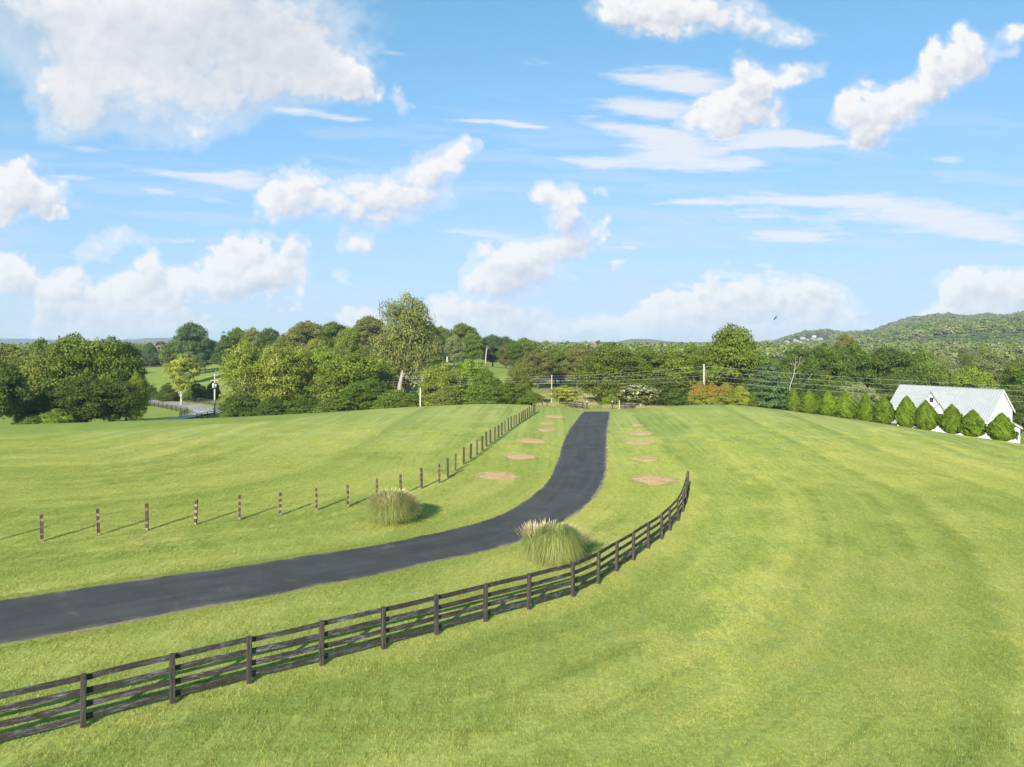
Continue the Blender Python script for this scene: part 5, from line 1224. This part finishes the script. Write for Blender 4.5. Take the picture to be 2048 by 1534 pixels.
bump = (1 - worley(wx / 44, wy / 38, 121)) * .55 + (1 - worley(wx / 21, wy / 19, 131)) * .30 + (1 - worley(wx / 10, wy / 9.5, 141)) * .15
big = (1 - sstep(620, 760, U)) * (1 - sstep(260, 340, Vv))
dens = d - .33 + (puff - .5) * .42 + (bump - .56) * (.62 - .30 * big) + (fine - .5) * .12
stre = fbm(U / 90, Vv / 13, 6, 81, .6)
stre2 = fbm((U + 4 * Vv) / 60, (Vv - .06 * U) / 5, 5, 83, .62)
densw = dw - .24 + (stre - .5) * .62 + (stre2 - .5) * .35
def shade(D0, step=4):
    s = np.zeros(D0.shape); A0 = np.clip(D0 + .05, 0, .6)
    iu = np.arange(len(us)); iv = np.arange(len(vs_))
    for k in range(1, 15):
        du = -.45 * k * 6.5; dv = -.90 * k * 6.5
        ju = np.clip(np.searchsorted(us, us + du), 0, len(us) - 1); jv = np.clip(np.searchsorted(vs_, vs_ + dv), 0, len(vs_) - 1)
        s += A0[jv][:, ju]
    return s
occ = shade(dens)
lit = np.exp(-np.maximum(occ - .5, 0) * .17)
billow = fbm(U / 95, Vv / 80, 4, 95, .5)
lit = np.clip(.24 + lit * .92 + .32 * (puff - .5) + .30 * (ridge - .8) + .35 * (billow - .5), 0, 1)
hgt = np.clip(dens, 0, 1.2) * .6 + bump * .55
hs_ = hgt.copy()
def shifted(A_, du, dv):
    ju = np.clip(np.searchsorted(us, us + du), 0, len(us) - 1); jv = np.clip(np.searchsorted(vs_, vs_ + dv), 0, len(vs_) - 1); return A_[jv][:, ju]
rel = (hgt - shifted(hgt, -6, -9)) * .9 + (hgt - shifted(hgt, -12, -18)) * .5
rel = rel * (.75 - .58 * big)
lit = np.clip(lit + rel + big * (.34 * (fbm(U / 150, Vv / 90, 3, 151) - .5) - .10 * sstep(280, 480, U) * (1 - sstep(150, 230, Vv))), 0, 1)
softn = .30 + .30 * sstep(.35, .65, fbm(U / 210, Vv / 160, 3, 77)) + .16 * (1 - sstep(560, 700, U)) * (1 - sstep(230, 330, Vv))
alpha = sstep(-.03, softn, dens) * .97
# thin veils where the big cloud is soft
alpha = np.maximum(alpha, .84 * sstep(-.04, .62, densw))
litw = np.where(densw > dens, .82, lit)
soft = .48 * sstep(-.30, .12, dens); alpha = np.maximum(alpha, soft * sstep(.10, .5, d))
cir = sstep(.46, .68, fbm(U / 240, (Vv - .05 * U) / 26, 6, 91, .6)); hazev = sstep(250, 700, Vv) * .20 + .08 * sstep(0, 400, Vv) + .30 * cir * sstep(120, 330, Vv)
alpha = np.maximum(alpha, np.clip(hazev, 0, .6))
isveil = hazev >= alpha - 1e-6
veil = isveil.astype(float)
edge = sstep(-1500, -900, Vv) * sstep(-1500, -900, U) * (1 - sstep(2950, 3540, U)); alpha = alpha * edge
dirs = np.stack([(U - 1024) / F, np.ones(U.shape), -(Vv - HZ) / F], -1); dirs /= np.linalg.norm(dirs, axis=-1)[..., None]
VV = (dirs * 18000 + np.array([0, 0, CAMZ])).reshape(-1, 3)
nu = len(us); i_ = (np.arange(len(vs_) - 1)[:, None] * nu + np.arange(nu - 1)[None]).ravel()
n = NT('cloud layer')
ca_ = n.attr('cover'); cl_ = n.attr('lit')
col = n.mix(cl_, (.60, .645, .755), (1.0, .99, .985))
col = n.mix(n.attr('veil'), col, (.66, .80, .93))
em = n.n('ShaderNodeEmission'); n.L(col, em.inputs[0]); em.inputs[1].default_value = .97 / (2 ** EXPO)
tr = n.n('ShaderNodeBsdfTransparent'); mx = n.n('ShaderNodeMixShader'); n.L(ca_, mx.inputs[0]); n.L(tr.outputs[0], mx.inputs[1]); n.L(em.outputs[0], mx.inputs[2]); n.L(mx.outputs[0], n.out.inputs[0])
try: n.m.cycles.emission_sampling = 'NONE'
except Exception: n.m.emission_sampling = 'NONE'
o = link('sky', new_mesh('sky', VV, np.stack([i_, i_ + 1, i_ + nu + 1, i_ + nu], 1), n.m, True, {'cover': ('FLOAT', 'POINT', alpha), 'lit': ('FLOAT', 'POINT', litw), 'veil': ('FLOAT', 'POINT', veil)}))
tag(o, 'summer sky of puffy white clouds and thin streaks', kind='structure')

# ------------------------------------------------------------------ haze
HAZE = True
if HAZE:
    m = MB(); m.box((0, 2900, 85), (13000, 14000 - 1000, 240))
    o = m.build('haze', None); tag(o, 'thin summer haze over the valley', kind='stuff')
    n = NT('haze'); pv = n.n('ShaderNodeVolumePrincipled'); pv.inputs['Color'].default_value = (.70, .85, 1.0, 1); pv.inputs['Density'].default_value = .00013; pv.inputs['Anisotropy'].default_value = .0
    n.L(pv.outputs[0], n.out.inputs['Volume']); o.data.materials.append(n.m)
